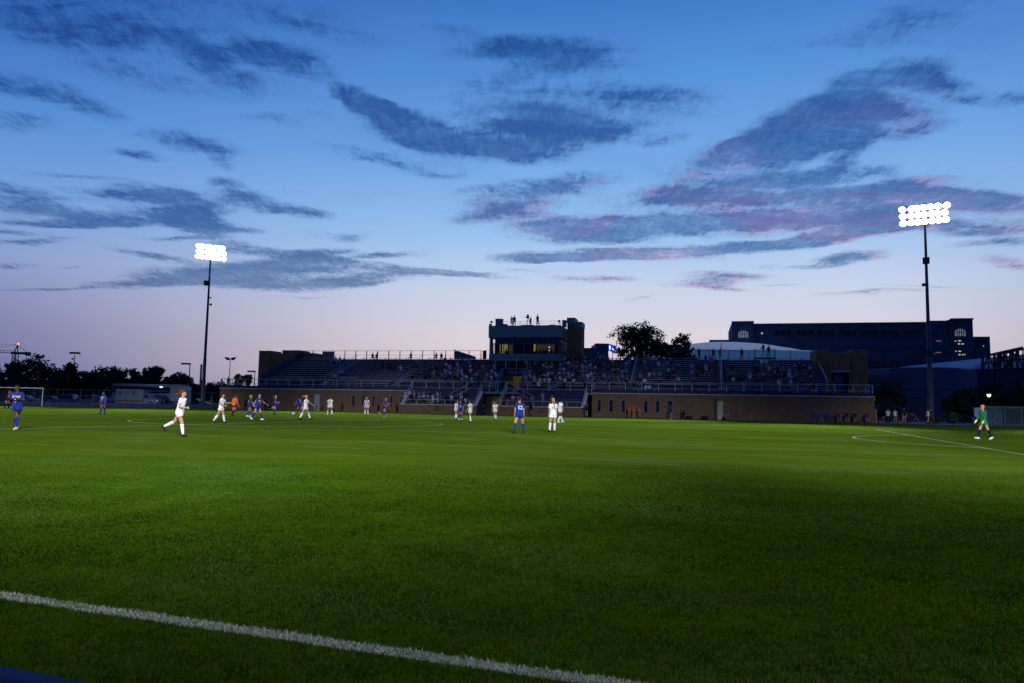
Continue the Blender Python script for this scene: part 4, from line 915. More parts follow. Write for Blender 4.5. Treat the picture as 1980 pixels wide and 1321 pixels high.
# far low ridge on the left
b = MB(); pts = [(-400, 0)]
rgx = random.Random(3); x = -400
while x < 120: pts.append((x, 9+rgx.uniform(-1.5, 1.5)+3*math.sin(x*.02))); x += 9
pts.append((120, 0)); b.prism(pts, 'y', 420, 440); tag(b.build('hills', mat('far_ridge', (.03, .045, .075), 1)), kind='structure')

# ------------------------------------------------------------------ crane, car park lamps
cr = W(35, 666, 400); c_ = empty('tower_crane', (cr.x, 400, 0), 0, 'distant tower crane with a red light above the trees at far left', 'crane')
k_ = 400/FPX; zt_ = cr.z; 
def cz(y): return W(35, y, 400).z
b = MB(); zm = cz(683); 
for dx_ in (-1, 1):
    for dy_ in (-1, 1): b.tube((dx_-1, dy_, 0), (dx_-1, dy_, zm), .22, n=4)
for i in range(int(zm/2.4)): z = i*2.4; b.tube((-2, -1, z), (0, -1, z+2.4), .12, n=4); b.tube((0, -1, z), (-2, -1, z+2.4), .12, n=4)
b.build('mast', SILH, c_)
b = MB(); b.tube((-2, 0, zm), (0, 0, zt_), .3, n=4); b.tube((0, 0, zm), (0, 0, zt_), .25, n=4); b.tube((-1.5, 0, zm+5), (0, 0, zm+5), .15, n=4); b.build('apex', SILH, c_)
b = MB(); b.bb(-3, 7, -1, 1, zm-.6, zm+.6); b.bb(5.0, 6.9, -1.1, 1.1, cz(688), cz(680.5)); b.build('counter_jib', SILH, c_)
b = MB(); b.tube((-1, 0, zm), (-32, 0, zm+.9), .22, n=4); b.tube((-1, 0, zm+1.2), (-32, 0, zm+1.7), .15, n=4); [b.tube((-1-i*2, 0, zm+.06*i), (-2-i*2, 0, zm+1.2+.05*i), .1, n=4) for i in range(15)]; b.build('jib', SILH, c_)
b = MB(); b.tube((0, 0, zt_), (-16, 0, zm+1.4), .08, n=4); b.tube((0, 0, zt_), (-32, 0, zt_-2), .08, n=4); b.tube((0, 0, zt_), (5, 0, zm+.6), .08, n=4); b.build('cables', SILH, c_)
b = MB(); b.ball((0, 0, zt_+.2), .6); b.build('warning_light', mat('red_light', (1, .2, .15), .5, 0, emit=(1, .22, .15), estr=2.5), c_)
def lamp_post(px, ytop, d, label, kind, lit=False):
    p = W(px, ytop, d); T = empty('street_lamp', (p.x, d, 0), 0, label, 'street lamp', 'car park lamps'); h = p.z
    b = MB(); b.tube((0, 0, 0), (0, 0, h-.3), .12, .08, 8); b.build('post', GALV, T)
    le = mat('lamp_lit', (1, 1, .9), .5, 0, emit=(1, .98, .85), estr=1.6) if lit else mat('lamp_dim', (.5, .5, .55), .5, 0, emit=(.6, .6, .62), estr=.5)
    if kind == 'twin':
        b = MB(); [b.prism([(s_*.15, h-.35), (s_*.7, h-.5), (s_*1.35, h+.1), (s_*1.25, h+.3), (s_*.3, h+.15)][::s_], 'y', -.3, .3) for s_ in (-1, 1)]; b.build('lamp_head', SILH, T)
    elif kind == 'square':
        b = MB(); b.bb(-.85, .85, -.5, .5, h-.3, h+.1); hd = b.build('lamp_head', SILH, T); b = MB(); b.bb(-.5, .6, -.35, .35, h-.42, h-.305); b.build('lens', le, hd)
        b = MB(); b.tube((0, 0, h-1.3), (-.4, 0, h-1.2), .05, n=6); b.ball((-.45, 0, h-1.3), .2); b.build('camera_bulb', SILH, T)
    else:
        b = MB(); b.bb(-1.5, .1, -.22, .22, h-.35, h-.05); hd = b.build('lamp_head', SILH, T); b = MB(); b.bb(-1.3, -.5, -.15, .15, h-.45, h-.355); b.build('lens', le, hd)
lamp_post(145, 682, 150, 'square headed car park lamp above the trees at left', 'square')
lamp_post(78, 689, 220, 'low twin headed lamp just above the trees right of the crane', 'twin')
lamp_post(445.5, 693, 180, 'slim twin headed lamp post left of the stand', 'twin')
lamp_post(367.5, 701.5, 130, 'single arm lamp with a pale lens left of the floodlight pole', 'arm')
lamp_post(493, 716.5, 150, 'single arm lamp behind the brown and gold tree', 'arm')
p = W(1912, 764.5, 104); T = empty('globe_lamp', (p.x, 104, 0), 0, 'lit bowl shaped garden lamp above the keeper in green', 'street lamp')
b = MB(); b.tube((0, 0, 0), (0, 0, p.z-.2), .06, n=8); b.build('post', SILH, T); b = MB(); b.loft([((0, 0, p.z-.25), .1, .1), ((0, 0, p.z-.1), .22, .22), ((0, 0, p.z+.15), .27, .27)], 12); b.build('globe', mat('globe_lit', (1, 1, .85), .5, 0, emit=(1, .97, .74), estr=1.8), T)
b = MB(); b.loft([((0, 0, p.z+.15), .29, .29), ((0, 0, p.z+.2), .12, .12)], 12); b.build('cap', SILH, T)

# ------------------------------------------------------------------ fences
FBL = mat('fence_blue', (.03, .06, .16), .6)
def fence(label, a, c, h, step, m, name='wire_fence', mesh=.0, rails=(1, .05), screen=0, cat='fence'):
    a = Vector(a); c = Vector(c); L = (c-a).length; T = empty(name, a, math.atan2(c.y-a.y, c.x-a.x), label, cat)
    k = max(1, round(L/step)); b = MB()
    for i in range(k+1): b.tube((L*i/k, 0, 0), (L*i/k, 0, h+.05), .04, n=6)
    b.build('post', m, T) if k < 1 else None
    me = None
    for i in range(k+1):
        q = MB(); q.tube((0, 0, 0), (0, 0, h+.05), .045, n=6)
        if me is None: me = q.mesh('post', m)
        o = bpy.data.objects.new('post', me); C.objects.link(o); o.parent = T; o.location = (L*i/k, 0, 0)
    b = MB(); [b.tube((0, 0, h*f), (L, 0, h*f), .03, n=6) for f in rails]; b.build('rail', m, T)
    if mesh:
        b = MB()
        for i in range(int(L/mesh)): x = i*mesh; b.box((x, 0, h/2), (.018, .018, h*.98))
        b.build('pickets', m, T)
    if screen: b = MB(); b.bb(0, L, -.02, .02, .02, screen); b.build('wind_screen', NAVY, T)
    return T
p0 = W(-60, 785, 100); p1 = W(424, 790, 107)
fence('dark blue wire fence behind the left end of the pitch', (p0.x, 103, 0), (p1.x, 112, 0), 2.4, 3.0, FBL, mesh=.75, screen=.55)
p0 = W(1692, 818, 97); p1 = W(1783, 818, 97)
fence('black iron picket fence right of the brick stand', (p0.x, 97.5, 0), (p1.x, 96, 0), 3.2, 2.4, SILH, 'picket_fence', mesh=.2)
p0 = W(1870, 818, 101); p1 = W(2010, 818, 98)
b = MB()

# ------------------------------------------------------------------ goal on the left
gp = W(81, 785, 99); GL = empty('football_goal', (gp.x, 99, 0), 0, 'white framed football goal with net at far left of the pitch', 'goal')
wh = mat('goal_white', (.62, .62, .66), .5)
for x in (0, -7.32): b = MB(); b.tube((x, 0, 0), (x, 0, 2.44), .06, n=8); b.build('goalpost', wh, GL)
b = MB(); b.tube((-7.38, 0, 2.44), (.06, 0, 2.44), .06, n=8); b.build('crossbar', wh, GL)
netm = mat('net_cord', (.12, .14, .2), .8, 0)
b = MB()
for i in range(25): x = -7.32+i*.305; b.path([(x, 0, 2.42), (x, .9, 2.38), (x, 2.0, .02)], .008, 3)
for j in range(9): t = j/8; b.tube((-7.32, .9+1.1*t, 2.38-2.36*t), (0, .9+1.1*t, 2.38-2.36*t), .008, n=3)
for x in (0, -7.32):
    for j in range(8): z = .3*j; b.tube((x, 0, z), (x, 2.0-1.1*z/2.38, z), .008, n=3)
b.build('net', netm, GL)

# ------------------------------------------------------------------ vehicles
def wheel(T, x, y, r, w_=.24):
    b = MB(); b.tube((x, y-w_/2, r), (x, y+w_/2, r), r, n=18); o = b.build('wheel', mat('tyre', (.012, .012, .014), .8, 0), T, False)
    b = MB(); b.tube((x, y-w_/2-.012, r), (x, y+w_/2+.012, r), r*.55, n=12); b.build('rim', mat('rim_grey', (.25, .26, .3), .4, 0), o)
def car(px, d, label, col, L=4.6, hgt=1.6, face=1, suv=True, rz=0.):
    p = W(px, 780, d); T = empty('parked_car', (p.x, d, 0), rz if face > 0 else PI+rz, label, 'car', 'cars parked beyond the left fence')
    m = mat('car_paint_%d' % int(col[0]*1000+col[2]*100), col, .3, .03, spec=.6); h = hgt; l = L/2
    b = MB(); W2 = .9
    low = [(-l, .35), (-l+.05, .85), (-l+.15, .98), (l-1.15, .98), (l-.15, .82), (l, .6), (l, .32), (l-.3, .25), (-l+.3, .25)]
    b.prism(low[::-1], 'y', -W2, W2); b.build('car_body', m, T)
    r0, r1 = (-l+.2, l-1.5)
    top = [(r0, .98), (r0+(.25 if suv else .6), h-.06), (r0+.5 if suv else r0+1.0, h), (r1-.75, h), (r1-.6, h-.04), (r1+.15, .98)]
    b = MB(); b.prism([(x, z) for x, z in top[::-1]], 'y', -W2+.12, W2-.12); cab = b.build('cabin', m, T)
    b = MB()
    for s_ in (-1, 1):
        y0 = s_*(W2-.115); b.prism([(r0+.4, 1.02), (r0+.55, h-.14), (r0+1.35, h-.14), (r0+1.35, 1.02)][::-1], 'y', y0-.01, y0+.01)
        b.prism([(r0+1.45, 1.02), (r0+1.45, h-.14), (r1-.8, h-.14), (r1-.12, 1.02)][::-1], 'y', y0-.01, y0+.01)
    b.build('side_window', WINM, T)
    for x in (-l+.85, l-.9):
        for y in (-W2+.1, W2-.1): wheel(T, x, y, .34)
    for y in (-.62, .62):
        b = MB(); b.box((l-.02, y, .68), (.08, .3, .13)); b.build('headlight', mat('headlamp_off', (.4, .42, .5), .2, 0), T)
        b = MB(); b.box((-l+.03, y, .85), (.08, .2, .22)); b.build('tail_light', mat('tail_red', (.2, .01, .01), .3, 0), T)
cars = [(8, 128, 'dark car at the far left edge beyond the goal', (.05, .07, .12), -1), (52, 128, 'silver blue car behind the striding player numbered three', (.20, .25, .36), 1), (100, 131, 'dark blue car beyond the goal post', (.03, .05, .10), 1),
        (124, 124, 'silver roofed off-roader right of the goal', (.16, .20, .30), -1), (163, 120, 'dark grey off-roader with pale roof left of the walking blue player', (.06, .08, .15), -1), (188, 130, 'dark car just left of the coach front', (.04, .05, .1), 1), (380, 135, 'dark car behind the base of the left floodlight pole', (.05, .06, .12), 1)]
for c in cars: car(*c[:2], c[2], c[3], face=c[4], hgt=1.75 if 'off-roader' in c[2] else 1.5)
# coach
p = W(285, 784, 126); BS = empty('coach', (p.x, 126, 0), 0, 'long white coach with dark window band parked beyond the left fence', 'coach')
x0 = W(209, 780, 126).x-p.x; x1 = W(362, 780, 126).x-p.x; ht = W(285, 743.5, 126).z
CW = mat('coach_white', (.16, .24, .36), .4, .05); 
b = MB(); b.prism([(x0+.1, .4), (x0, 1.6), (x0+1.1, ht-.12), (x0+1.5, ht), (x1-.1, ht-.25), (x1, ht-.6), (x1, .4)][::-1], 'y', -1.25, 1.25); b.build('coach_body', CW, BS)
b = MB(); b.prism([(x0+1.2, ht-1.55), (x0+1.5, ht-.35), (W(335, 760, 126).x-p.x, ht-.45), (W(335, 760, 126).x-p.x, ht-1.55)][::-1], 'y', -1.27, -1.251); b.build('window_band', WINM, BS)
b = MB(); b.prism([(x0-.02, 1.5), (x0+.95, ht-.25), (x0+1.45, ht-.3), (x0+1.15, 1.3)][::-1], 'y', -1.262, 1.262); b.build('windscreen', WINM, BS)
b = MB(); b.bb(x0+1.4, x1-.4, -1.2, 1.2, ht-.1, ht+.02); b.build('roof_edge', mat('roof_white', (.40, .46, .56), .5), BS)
b = MB(); b.bb(x0+2.5, x1-1, -1.268, -1.252, .7, .95); b.build('red_stripe', mat('stripe_red', (.12, .015, .03), .5), BS)
b = MB(); b.tube((x0+.6, -1.3, ht-.7), (x0-.1, -1.4, ht-1.15), .06, n=6); b.build('mirror', CW, BS)
for x in (x0+2.4, x1-3.2, x1-2.0): wheel(BS, x, -1.12, .5, .3); wheel(BS, x, 1.12, .5, .3)
b = MB(); q = W(318.5, 749, 126); b.bb(q.x-p.x-.25, q.x-p.x+.25, -1.35, -1.262, q.z-.1, q.z+.12); b.build('marker_lamp', mat('marker_lit', (1, 1, 1), .5, 0, emit=(.9, .9, .95), estr=1.2), BS)
# box ambulance
p = W(255, 784, 120); AM = empty('box_van', (p.x, 120, 0), 0, 'white box van with dark cab windows in front of the coach', 'van')
x0 = W(230, 780, 120).x-p.x; xm = W(283, 780, 120).x-p.x; x1 = W(308, 780, 120).x-p.x; ht = W(255, 754.5, 120).z
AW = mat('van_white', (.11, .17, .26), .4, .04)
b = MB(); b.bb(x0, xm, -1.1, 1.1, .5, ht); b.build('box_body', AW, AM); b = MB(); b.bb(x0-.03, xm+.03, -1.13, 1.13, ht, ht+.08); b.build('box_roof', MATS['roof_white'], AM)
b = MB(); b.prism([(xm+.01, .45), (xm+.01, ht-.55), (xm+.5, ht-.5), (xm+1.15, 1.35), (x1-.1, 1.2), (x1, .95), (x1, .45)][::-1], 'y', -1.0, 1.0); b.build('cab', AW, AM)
b = MB(); b.prism([(xm+.1, 1.35), (xm+.1, ht-.7), (xm+.45, ht-.65), (xm+.95, 1.35)][::-1], 'y', -1.012, 1.012); b.build('cab_window', WINM, AM)
b = MB(); b.bb(x0+.1, xm-.1, -1.118, -1.102, .75, 1.0); b.build('red_stripe', MATS['stripe_red'], AM)
b = MB()
for xx, zz, w_, h_ in ((x0+.5, 1.9, .5, .5), (x0+1.5, 2.2, .9, .12), (x0+1.5, 1.9, .7, .12), (x0+2.7, 1.8, .45, .8)): b.bb(xx, xx+w_, -1.115, -1.1015, zz, zz+h_)
b.build('lettering_panels', mat('van_dark', (.04, .06, .12), .5), AM)
for x in (x0+1.1, x1-.9): wheel(AM, x, -.95, .4); wheel(AM, x, .95, .4)
for y in (-.8, .8): b = MB(); b.box((x1+.01, y, .98), (.06, .22, .14)); b.build('headlight', mat('head_on', (1, 1, 1), .4, 0, emit=(.8, .85, 1), estr=.5), AM)
car(1742, 108, 'dark car behind the iron fence at right', (.03, .04, .07), L=4.8)
# ------------------------------------------------------------------ people
def remesh(mb, voxel, smooth=2, name='body'):
    me = mb.mesh('tmp'); o = bpy.data.objects.new('tmp', me); C.objects.link(o)
    r = o.modifiers.new('r', 'REMESH'); r.mode = 'VOXEL'; r.voxel_size = voxel; r.use_smooth_shade = True
    if smooth: s_ = o.modifiers.new('s', 'SMOOTH'); s_.factor = .5; s_.iterations = smooth
    dg = bpy.context.evaluated_depsgraph_get(); out = bpy.data.meshes.new_from_object(o.evaluated_get(dg)); out.name = name
    bpy.data.objects.remove(o); bpy.data.meshes.remove(me); out.materials.clear(); return out
def D_(pitch, ab, side):
    p = math.radians(pitch); a = math.radians(ab); return Vector((side*math.sin(a), math.cos(a)*math.sin(p), -math.cos(a)*math.cos(p)))
BASEP = dict(lean=6, L=(14, 8, 3), R=(-12, 12, 3), LA=(12, 14, 25, 5), RA=(-10, 14, 25, 5), head=0, tilt=0)
def skeleton(P):
    J = {}; J['pel'] = Vector((0, 0, 0)); l = math.radians(P['lean']); up = Vector((0, math.sin(l), math.cos(l))); J['up'] = up; J['fw'] = Vector((0, math.cos(l), -math.sin(l)))
    J['chest'] = up*.34; J['neck'] = up*.47; ht = math.radians(P['lean']*.4+P['tilt']); J['hup'] = Vector((0, math.sin(ht), math.cos(ht))); J['head'] = J['neck']+J['hup']*.165
    lows = []
    for sd, s in (('L', -1), ('R', 1)):
        t, k, sp = P[sd]; hip = Vector((s*.085, 0, -.04)); J[sd+'hip'] = hip; kn = hip+D_(t, sp, s)*.42; an = kn+D_(t-k, sp*.6, s)*.41; J[sd+'kn'] = kn; J[sd+'an'] = an
        sh = t-k; f = math.radians(max(-75, sh*.85) if sh < -22 else (8 if sh > 12 else 0)) if P.get('foot', 1) else 0
        yw = s*.12; fd = Vector((math.sin(yw)*math.cos(f), math.cos(yw)*math.cos(f), math.sin(f))); fu = Vector((0, -math.sin(f), math.cos(f)))
        J[sd+'fd'] = fd; J[sd+'fu'] = fu; heel = an-fu*.055-fd*.045; toe = an-fu*.062+fd*.15; J[sd+'heel'] = heel; J[sd+'toe'] = toe; lows += [heel.z-.033, toe.z-.026]
        p, ab, e, eab = P[sd+'A']; shd = up*.425+Vector((s*.155, 0, 0)); J[sd+'sh'] = shd; el_ = shd+D_(p+P['lean']*.3, ab, s)*.275; wr = el_+D_(p+e+P['lean']*.3, eab, s)*.235; J[sd+'el'] = el_; J[sd+'wr'] = wr
        fdv = (wr-el_).normalized(); J[sd+'hd'] = fdv
    J['low'] = min(lows); J['top'] = J['head'].z+.12
    return J
def body_mb(J, fingers=True, thick=1.0):
    b = MB(); up, fw = J['up'], J['fw']; k = thick
    R = Matrix((Vector((1, 0, 0)), fw, up)).transposed()
    b.loft([(up*-.09, .09*k, .07*k, R), (up*-.05, .15*k, .10*k, R), (up*.02, .155*k, .105*k, R), (up*.14, .12*k, .088*k, R), (up*.28, .135*k, .10*k, R), (up*.38, .155*k, .098*k, R), (up*.43, .14*k, .08*k, R), (up*.46, .07, .06, R)], 18)
    b.tube(up*.42, J['head']-J['hup']*.04, .052, .048, 12)
    hy = math.radians(J.get('hy', 0)); Rh = Matrix.Rotation(hy, 3, 'Z')
    b.ball(J['head']+J['hup']*.015, (.073, .092, .108), 16, 12, M=Rh); b.ball(J['head']+Rh @ Vector((0, .03, -.055)), (.052, .058, .052), 12, 8)
    b.tube(J['head']+Rh @ Vector((0, .085, .01)), J['head']+Rh @ Vector((0, .106, -.022)), .008, .014, 8, cap=True)
    for s in (-1, 1): b.ball(J['head']+Rh @ Vector((s*.075, -.005, -.005)), (.012, .02, .032), 8, 6)
    for sd, s in (('L', -1), ('R', 1)):
        b.tube(J[sd+'hip'], J[sd+'kn'], .083*k, .056*k, 14, cap=True)
        m_ = J[sd+'kn'].lerp(J[sd+'an'], .32); b.tube(J[sd+'kn'], m_, .052*k, .056*k, 12, cap=True); b.tube(m_, J[sd+'an'], .055*k, .034, 12, cap=True)
        b.tube(J[sd+'heel'], J[sd+'toe'], .032, .026, 10, cap=True); b.tube(J[sd+'an'], J[sd+'heel'].lerp(J[sd+'toe'], .4), .036, .035, 10, cap=True)
        b.ball(J[sd+'sh'], .056*k, 12, 8); b.tube(J[sd+'sh'], J[sd+'el'], .047*k, .036*k, 12, cap=True); b.tube(J[sd+'el'], J[sd+'wr'], .037*k, .025, 12, cap=True)
        d = J[sd+'hd']; side = d.cross(Vector((s, .0, .2))).normalized(); pn = d.cross(side).normalized()
        w0 = J[sd+'wr']; pal = w0+d*.045; b.ball(pal, (.036, .036, .036), 10, 8) if not fingers else b.tube(w0, w0+d*.075, .024, .030, 10, cap=True)
        if fingers:
            for q in range(4):
                o = w0+d*.085+side*(-.028+.019*q); L = (.034, .042, .046, .036)[q]; cd = (d*.8+pn*-s*.5).normalized(); e1 = o+cd*L; b.tube(o-d*.02, e1, .0095, .009, 8, cap=True)
                b.tube(e1, e1+(d*.3+pn*-s*.9).normalized()*L*.8, .009, .0078, 8, cap=True)
            o = w0+d*.03+side*-.028; t_ = (d*.7-side*.75).normalized(); b.tube(o, o+t_*.045, .011, .010, 8, cap=True); b.tube(o+t_*.045, o+t_*.05+d*.03, .010, .008, 8, cap=True)
    return b
def shirt_mb(J, g=.020, sleeve=.6, hem=-.12, thick=1.0, long_=False):
    b = MB(); up, fw = J['up'], J['fw']; R = Matrix((Vector((1, 0, 0)), fw, up)).transposed(); k = thick
    b.loft([(up*hem, .158*k+g, .118*k+g, R), (up*-.02, .156*k+g, .112*k+g, R), (up*.14, .136*k+g, .098*k+g, R), (up*.28, .142*k+g, .104*k+g, R), (up*.38, .158*k+g*.8, .100*k+g*.7, R), (up*.435, .145*k+g*.5, .08*k+g*.5, R), (up*.468, .065+g*.3, .058+g*.2, R)], 22)
    for sd in 'LR':
        b.ball(J[sd+'sh'], .058*k+g*.5, 12, 8)
        if long_: b.tube(J[sd+'sh'], J[sd+'el'], .054*k+g*.5, .044+g*.3, 12, cap=True); b.tube(J[sd+'el'], J[sd+'wr'].lerp(J[sd+'el'], .08), .044+g*.3, .034, 12, cap=True)
        else: b.tube(J[sd+'sh'], J[sd+'sh'].lerp(J[sd+'el'], sleeve), .056*k+g*.5, .054*k+g*.8, 14)
    return b
def shorts_mb(J, ln=.42, g=.022, thick=1.0):
    b = MB(); up, fw = J['up'], J['fw']; R = Matrix((Vector((1, 0, 0)), fw, up)).transposed(); k = thick
    b.loft([(up*-.10, .13*k+g, .095*k+g, R), (up*-.04, .152*k+g, .108*k+g, R), (up*.05, .148*k+g*.6, .103*k+g*.6, R)], 20)
    for sd in 'LR': b.tube(J[sd+'hip'], J[sd+'hip'].lerp(J[sd+'kn'], ln), .088*k+g*.5, (.084*k+g*1.2) if ln < .7 else .062*k+g, 16)
    return b
def pants_mb(J, thick=1.0):
    b = shorts_mb(J, 1.0, .016, thick)
    for sd in 'LR': b.tube(J[sd+'kn'], J[sd+'an'], .072*thick, .055, 14, cap=True)
    return b
def sock_mb(J, side, top=.10):
    b = MB()
    for sd in side:
        a = J[sd+'kn'].lerp(J[sd+'an'], top); m_ = J[sd+'kn'].lerp(J[sd+'an'], .34); b.tube(a, m_, .060, .064, 14); b.tube(m_, J[sd+'an'], .063, .042, 14, cap=True)
    return b
def boot_mb(J, sd):
    b = MB(); b.tube(J[sd+'heel'], J[sd+'toe'], .041, .034, 12, cap=True); b.tube(J[sd+'an']-J[sd+'fu']*.015, J[sd+'heel'].lerp(J[sd+'toe'], .45), .046, .044, 12, cap=True); return b
def hair_mb(J, style, yaw=0, pd=(0, -.7, -.7), pl=.26):
    b = MB(); Rh = Matrix.Rotation(math.radians(yaw), 3, 'Z'); h = J['head']+J['hup']*.02
    b.ball(h+Rh @ Vector((0, -.022, .022)), (.083, .088, .106), 16, 12); b.ball(h+Rh @ Vector((0, .02, .062)), (.07, .068, .052), 12, 8)
    if style in ('pony', 'long', 'flow'):
        p0 = h+Rh @ Vector((0, -.095, .03)); d = (Rh @ Vector(pd)).normalized()
        p1 = p0+d*pl*.4+Vector((0, 0, .02)); p2 = p1+(d+Vector((0, 0, -.5))).normalized()*pl*.6
        b.ball(p0, .03, 8, 6); b.tube(p0, p1, .026, .036, 10, cap=True); b.tube(p1, p2, .036, .012, 10, cap=True)
    if style == 'down':
        b.loft([(h+Rh @ Vector((0, -.05, -.20)), .07, .03), (h+Rh @ Vector((0, -.055, -.08)), .085, .045), (h+Rh @ Vector((0, -.04, .02)), .08, .06)], 12)
    if style == 'bun': b.ball(h+Rh @ Vector((0, -.09, .06)), .042, 10, 8)
    if style in ('wild', 'flow'):
        for k in range(12): b.ball(h+Rh @ Vector((random.uniform(-.07, .07), random.uniform(-.1, .0), random.uniform(-.06, .1))), .04, 8, 6)
    return b
def skinm(n):
    c = {'pale': (.50, .27, .17), 'tan': (.36, .19, .11), 'brown': (.20, .10, .06), 'dark': (.10, .048, .028)}[n]; return mat('skin_'+n, c, .6, .06, 8.)
KC = {'white': (.82, .83, .88), 'royal': (.007, .024, .235), 'navy': (.008, .012, .040), 'black': (.006, .006, .008), 'orange': (.85, .16, .02), 'green': (.01, .16, .07), 'red': (.45, .03, .02), 'grey': (.25, .26, .28),
      'pale blue': (.25, .42, .75), 'pink': (.65, .12, .25), 'yellow': (.55, .48, .12), 'khaki': (.35, .29, .2), 'maroon': (.14, .02, .03), 'blue': (.03, .09, .35), 'lime': (.60, .75, .05), 'denim': (.06, .09, .17), 'cream': (.6, .55, .42), 'purple': (.2, .12, .35)}
def clm(n): return mat('cloth_'+n.replace(' ', '_'), KC[n], .85, .08, 12.)
def hairm(n): return mat('hair_'+n, {'brown': (.045, .020, .010), 'red': (.13, .035, .012), 'blond': (.42, .28, .10), 'black': (.004, .0035, .004), 'grey': (.3, .3, .3)}[n], .8, .25, 30., spec=.08)
def link_mesh(name, me, m, parent):
    me.materials.append(m); o = bpy.data.objects.new(name, me); C.objects.link(o); o.parent = parent; return o
def text_on(shirt, J, txt, size, hgt, side, m, parent, squash=1.0):
    cu = bpy.data.curves.new('t', 'FONT'); cu.body = txt; cu.size = size; cu.align_x = 'CENTER'; cu.align_y = 'CENTER'; cu.offset = size*.028; cu.resolution_u = 3
    to = bpy.data.objects.new('t', cu); C.objects.link(to); dg = bpy.context.evaluated_depsgraph_get(); me = bpy.data.meshes.new_from_object(to.evaluated_get(dg)); bpy.data.objects.remove(to)
    bm = bmesh.new(); bm.from_mesh(me); bmesh.ops.triangulate(bm, faces=bm.faces[:]); bmesh.ops.subdivide_edges(bm, edges=[e for e in bm.edges if e.calc_length() > size*.12], cuts=2); bm.to_mesh(me); bm.free()
    bv = BVHTree.FromPolygons([v.co.copy() for v in shirt.vertices], [tuple(p.vertices) for p in shirt.polygons]); c = J['up']*hgt
    for v in me.vertices:
        x = v.co.x*squash*side*-1 if side > 0 else v.co.x*squash; z = v.co.y
        base = c+Vector((x, 0, 0))+J['up']*z; o = base+J['fw']*side*.6; hit = bv.ray_cast(o, -J['fw']*side)
        v.co = (hit[0] if hit[0] else base+J['fw']*side*.13)+J['fw']*side*.005
    return link_mesh('shirt_number' if txt.isdigit() else 'shirt_lettering', me, m, parent)
def person(px, py, hpx, yaw, label, pose, shirt='white', shorts='white', socks='white', boots='black', hair=('brown', 'pony'), skin='pale', vox=.009, group='players on the pitch', front=None, back=None, pants=None, gloves=None, sleeve=.6, long_=False, Hfix=None, d=None, extra=None, at=None, thick=1.0, pd=(0, -.7, -.7), numcol='white', pl=.26):
    P = dict(BASEP); P.update(pose); J = skeleton(P)
    base = GR(px, py) if at is None else Vector(at)
    if d is not None: q = W(px, py, d); base = Vector((q.x, q.y, 0))
    nat = J['top']-J['low']
    sc_ = (hpx*base.y/FPX)/nat if Hfix is None else Hfix/1.68; sc_ = max(.6, min(1.12, sc_))
    T = empty('person', base, math.radians(yaw), label, 'person', group)
    root = T; lift = Vector((0, 0, -J['low']))
    for k_ in list(J):
        if isinstance(J[k_], Vector) and k_ not in ('up', 'fw', 'hup') and not k_.endswith(('fd', 'fu', 'hd')): pass
    J['hy'] = P['head']
    def fin(me, name, m):
        me.transform(Matrix.Translation(lift)); me.transform(Matrix.Scale(sc_, 4)); o = link_mesh(name, me, m, root); return o
    bo = fin(remesh(body_mb(J, True, thick), vox, 1, 'body'), 'body', skinm(skin))
    sm = remesh(shirt_mb(J, sleeve=sleeve, long_=long_, thick=thick), vox*1.5, 2, 'shirt')
    txs = []
    if front: 
        for (tx, sz, hh) in front: o = text_on(sm, J, tx, sz, hh, 1, clm(numcol), None); txs.append(o)
    if back:
        for (tx, sz, hh) in back: o = text_on(sm, J, tx, sz, hh, -1, clm(numcol), None); txs.append(o)
    so = fin(sm, 'shirt', clm(shirt))
    for o in txs: o.data.transform(Matrix.Translation(lift)); o.data.transform(Matrix.Scale(sc_, 4)); o.parent = so
    if pants: fin(remesh(pants_mb(J, thick), vox*1.5, 2), 'trousers', clm(pants))
    else:
        fin(remesh(shorts_mb(J, thick=thick), vox*1.5, 1), 'shorts', clm(shorts))
        if socks: [fin(sock_mb(J, sd).mesh('sock', (), True), 'sock', clm(socks)) for sd in 'LR']
    for sd in 'LR': fin(boot_mb(J, sd).mesh('boot', (), True), 'boot', clm(boots))
    hm = remesh(hair_mb(J, hair[1], P['head'], pd, pl), vox*1.2, 1, 'hair'); fin(hm, 'hair', hairm(hair[0]))
    if gloves:
        for sd in 'LR':
            g = MB(); dd = J[sd+'hd']; g.tube(J[sd+'wr']-dd*.03, J[sd+'wr']+dd*.09, .04, .05, 12, cap=True); g.tube(J[sd+'wr']+dd*.09, J[sd+'wr']+dd*.14, .045, .03, 10, cap=True); fin(g.mesh('glove', (), True), 'glove', clm(gloves))
    Rh = Matrix.Rotation(math.radians(P['head']), 3, 'Z')
    for s in (-1, 1):
        e = MB(); e.ball(J['head']+Rh @ Vector((s*.028, .083, .012)), (.012, .008, .008), 8, 6); fin(e.mesh('eye', (), True), 'eye', mat('eye_dark', (.02, .015, .012), .3, 0))
    e = MB(); e.ball(J['head']+Rh @ Vector((0, .086, -.052)), (.022, .008, .006), 8, 6); fin(e.mesh('mouth', (), True), 'mouth', mat('lips', (.30, .09, .08), .6, 0))
    if extra: extra(T, J, fin)
    return T
def strap(T, J, fin):
    b = MB(); b.tube(J['Lhip'].lerp(J['Lkn'], .45), J['Lhip'].lerp(J['Lkn'], .85), .082, .068, 14); fin(b.mesh('thigh_strap', (), True), 'thigh_strap', clm('black'))
    b = MB(); c = J['Lhip'].lerp(J['Lkn'], .72); b.ball(c+Vector((0, .07, 0)), (.03, .012, .012), 8, 6); fin(b.mesh('strap_mark', (), True), 'strap_mark', clm('white'))
R_, L__, C_, A_ = -90, 90, 180, 0
stand_ = dict(lean=3, L=(4, 4, 4), R=(-3, 3, 4), LA=(5, 10, 12, 6), RA=(0, 10, 12, 6))
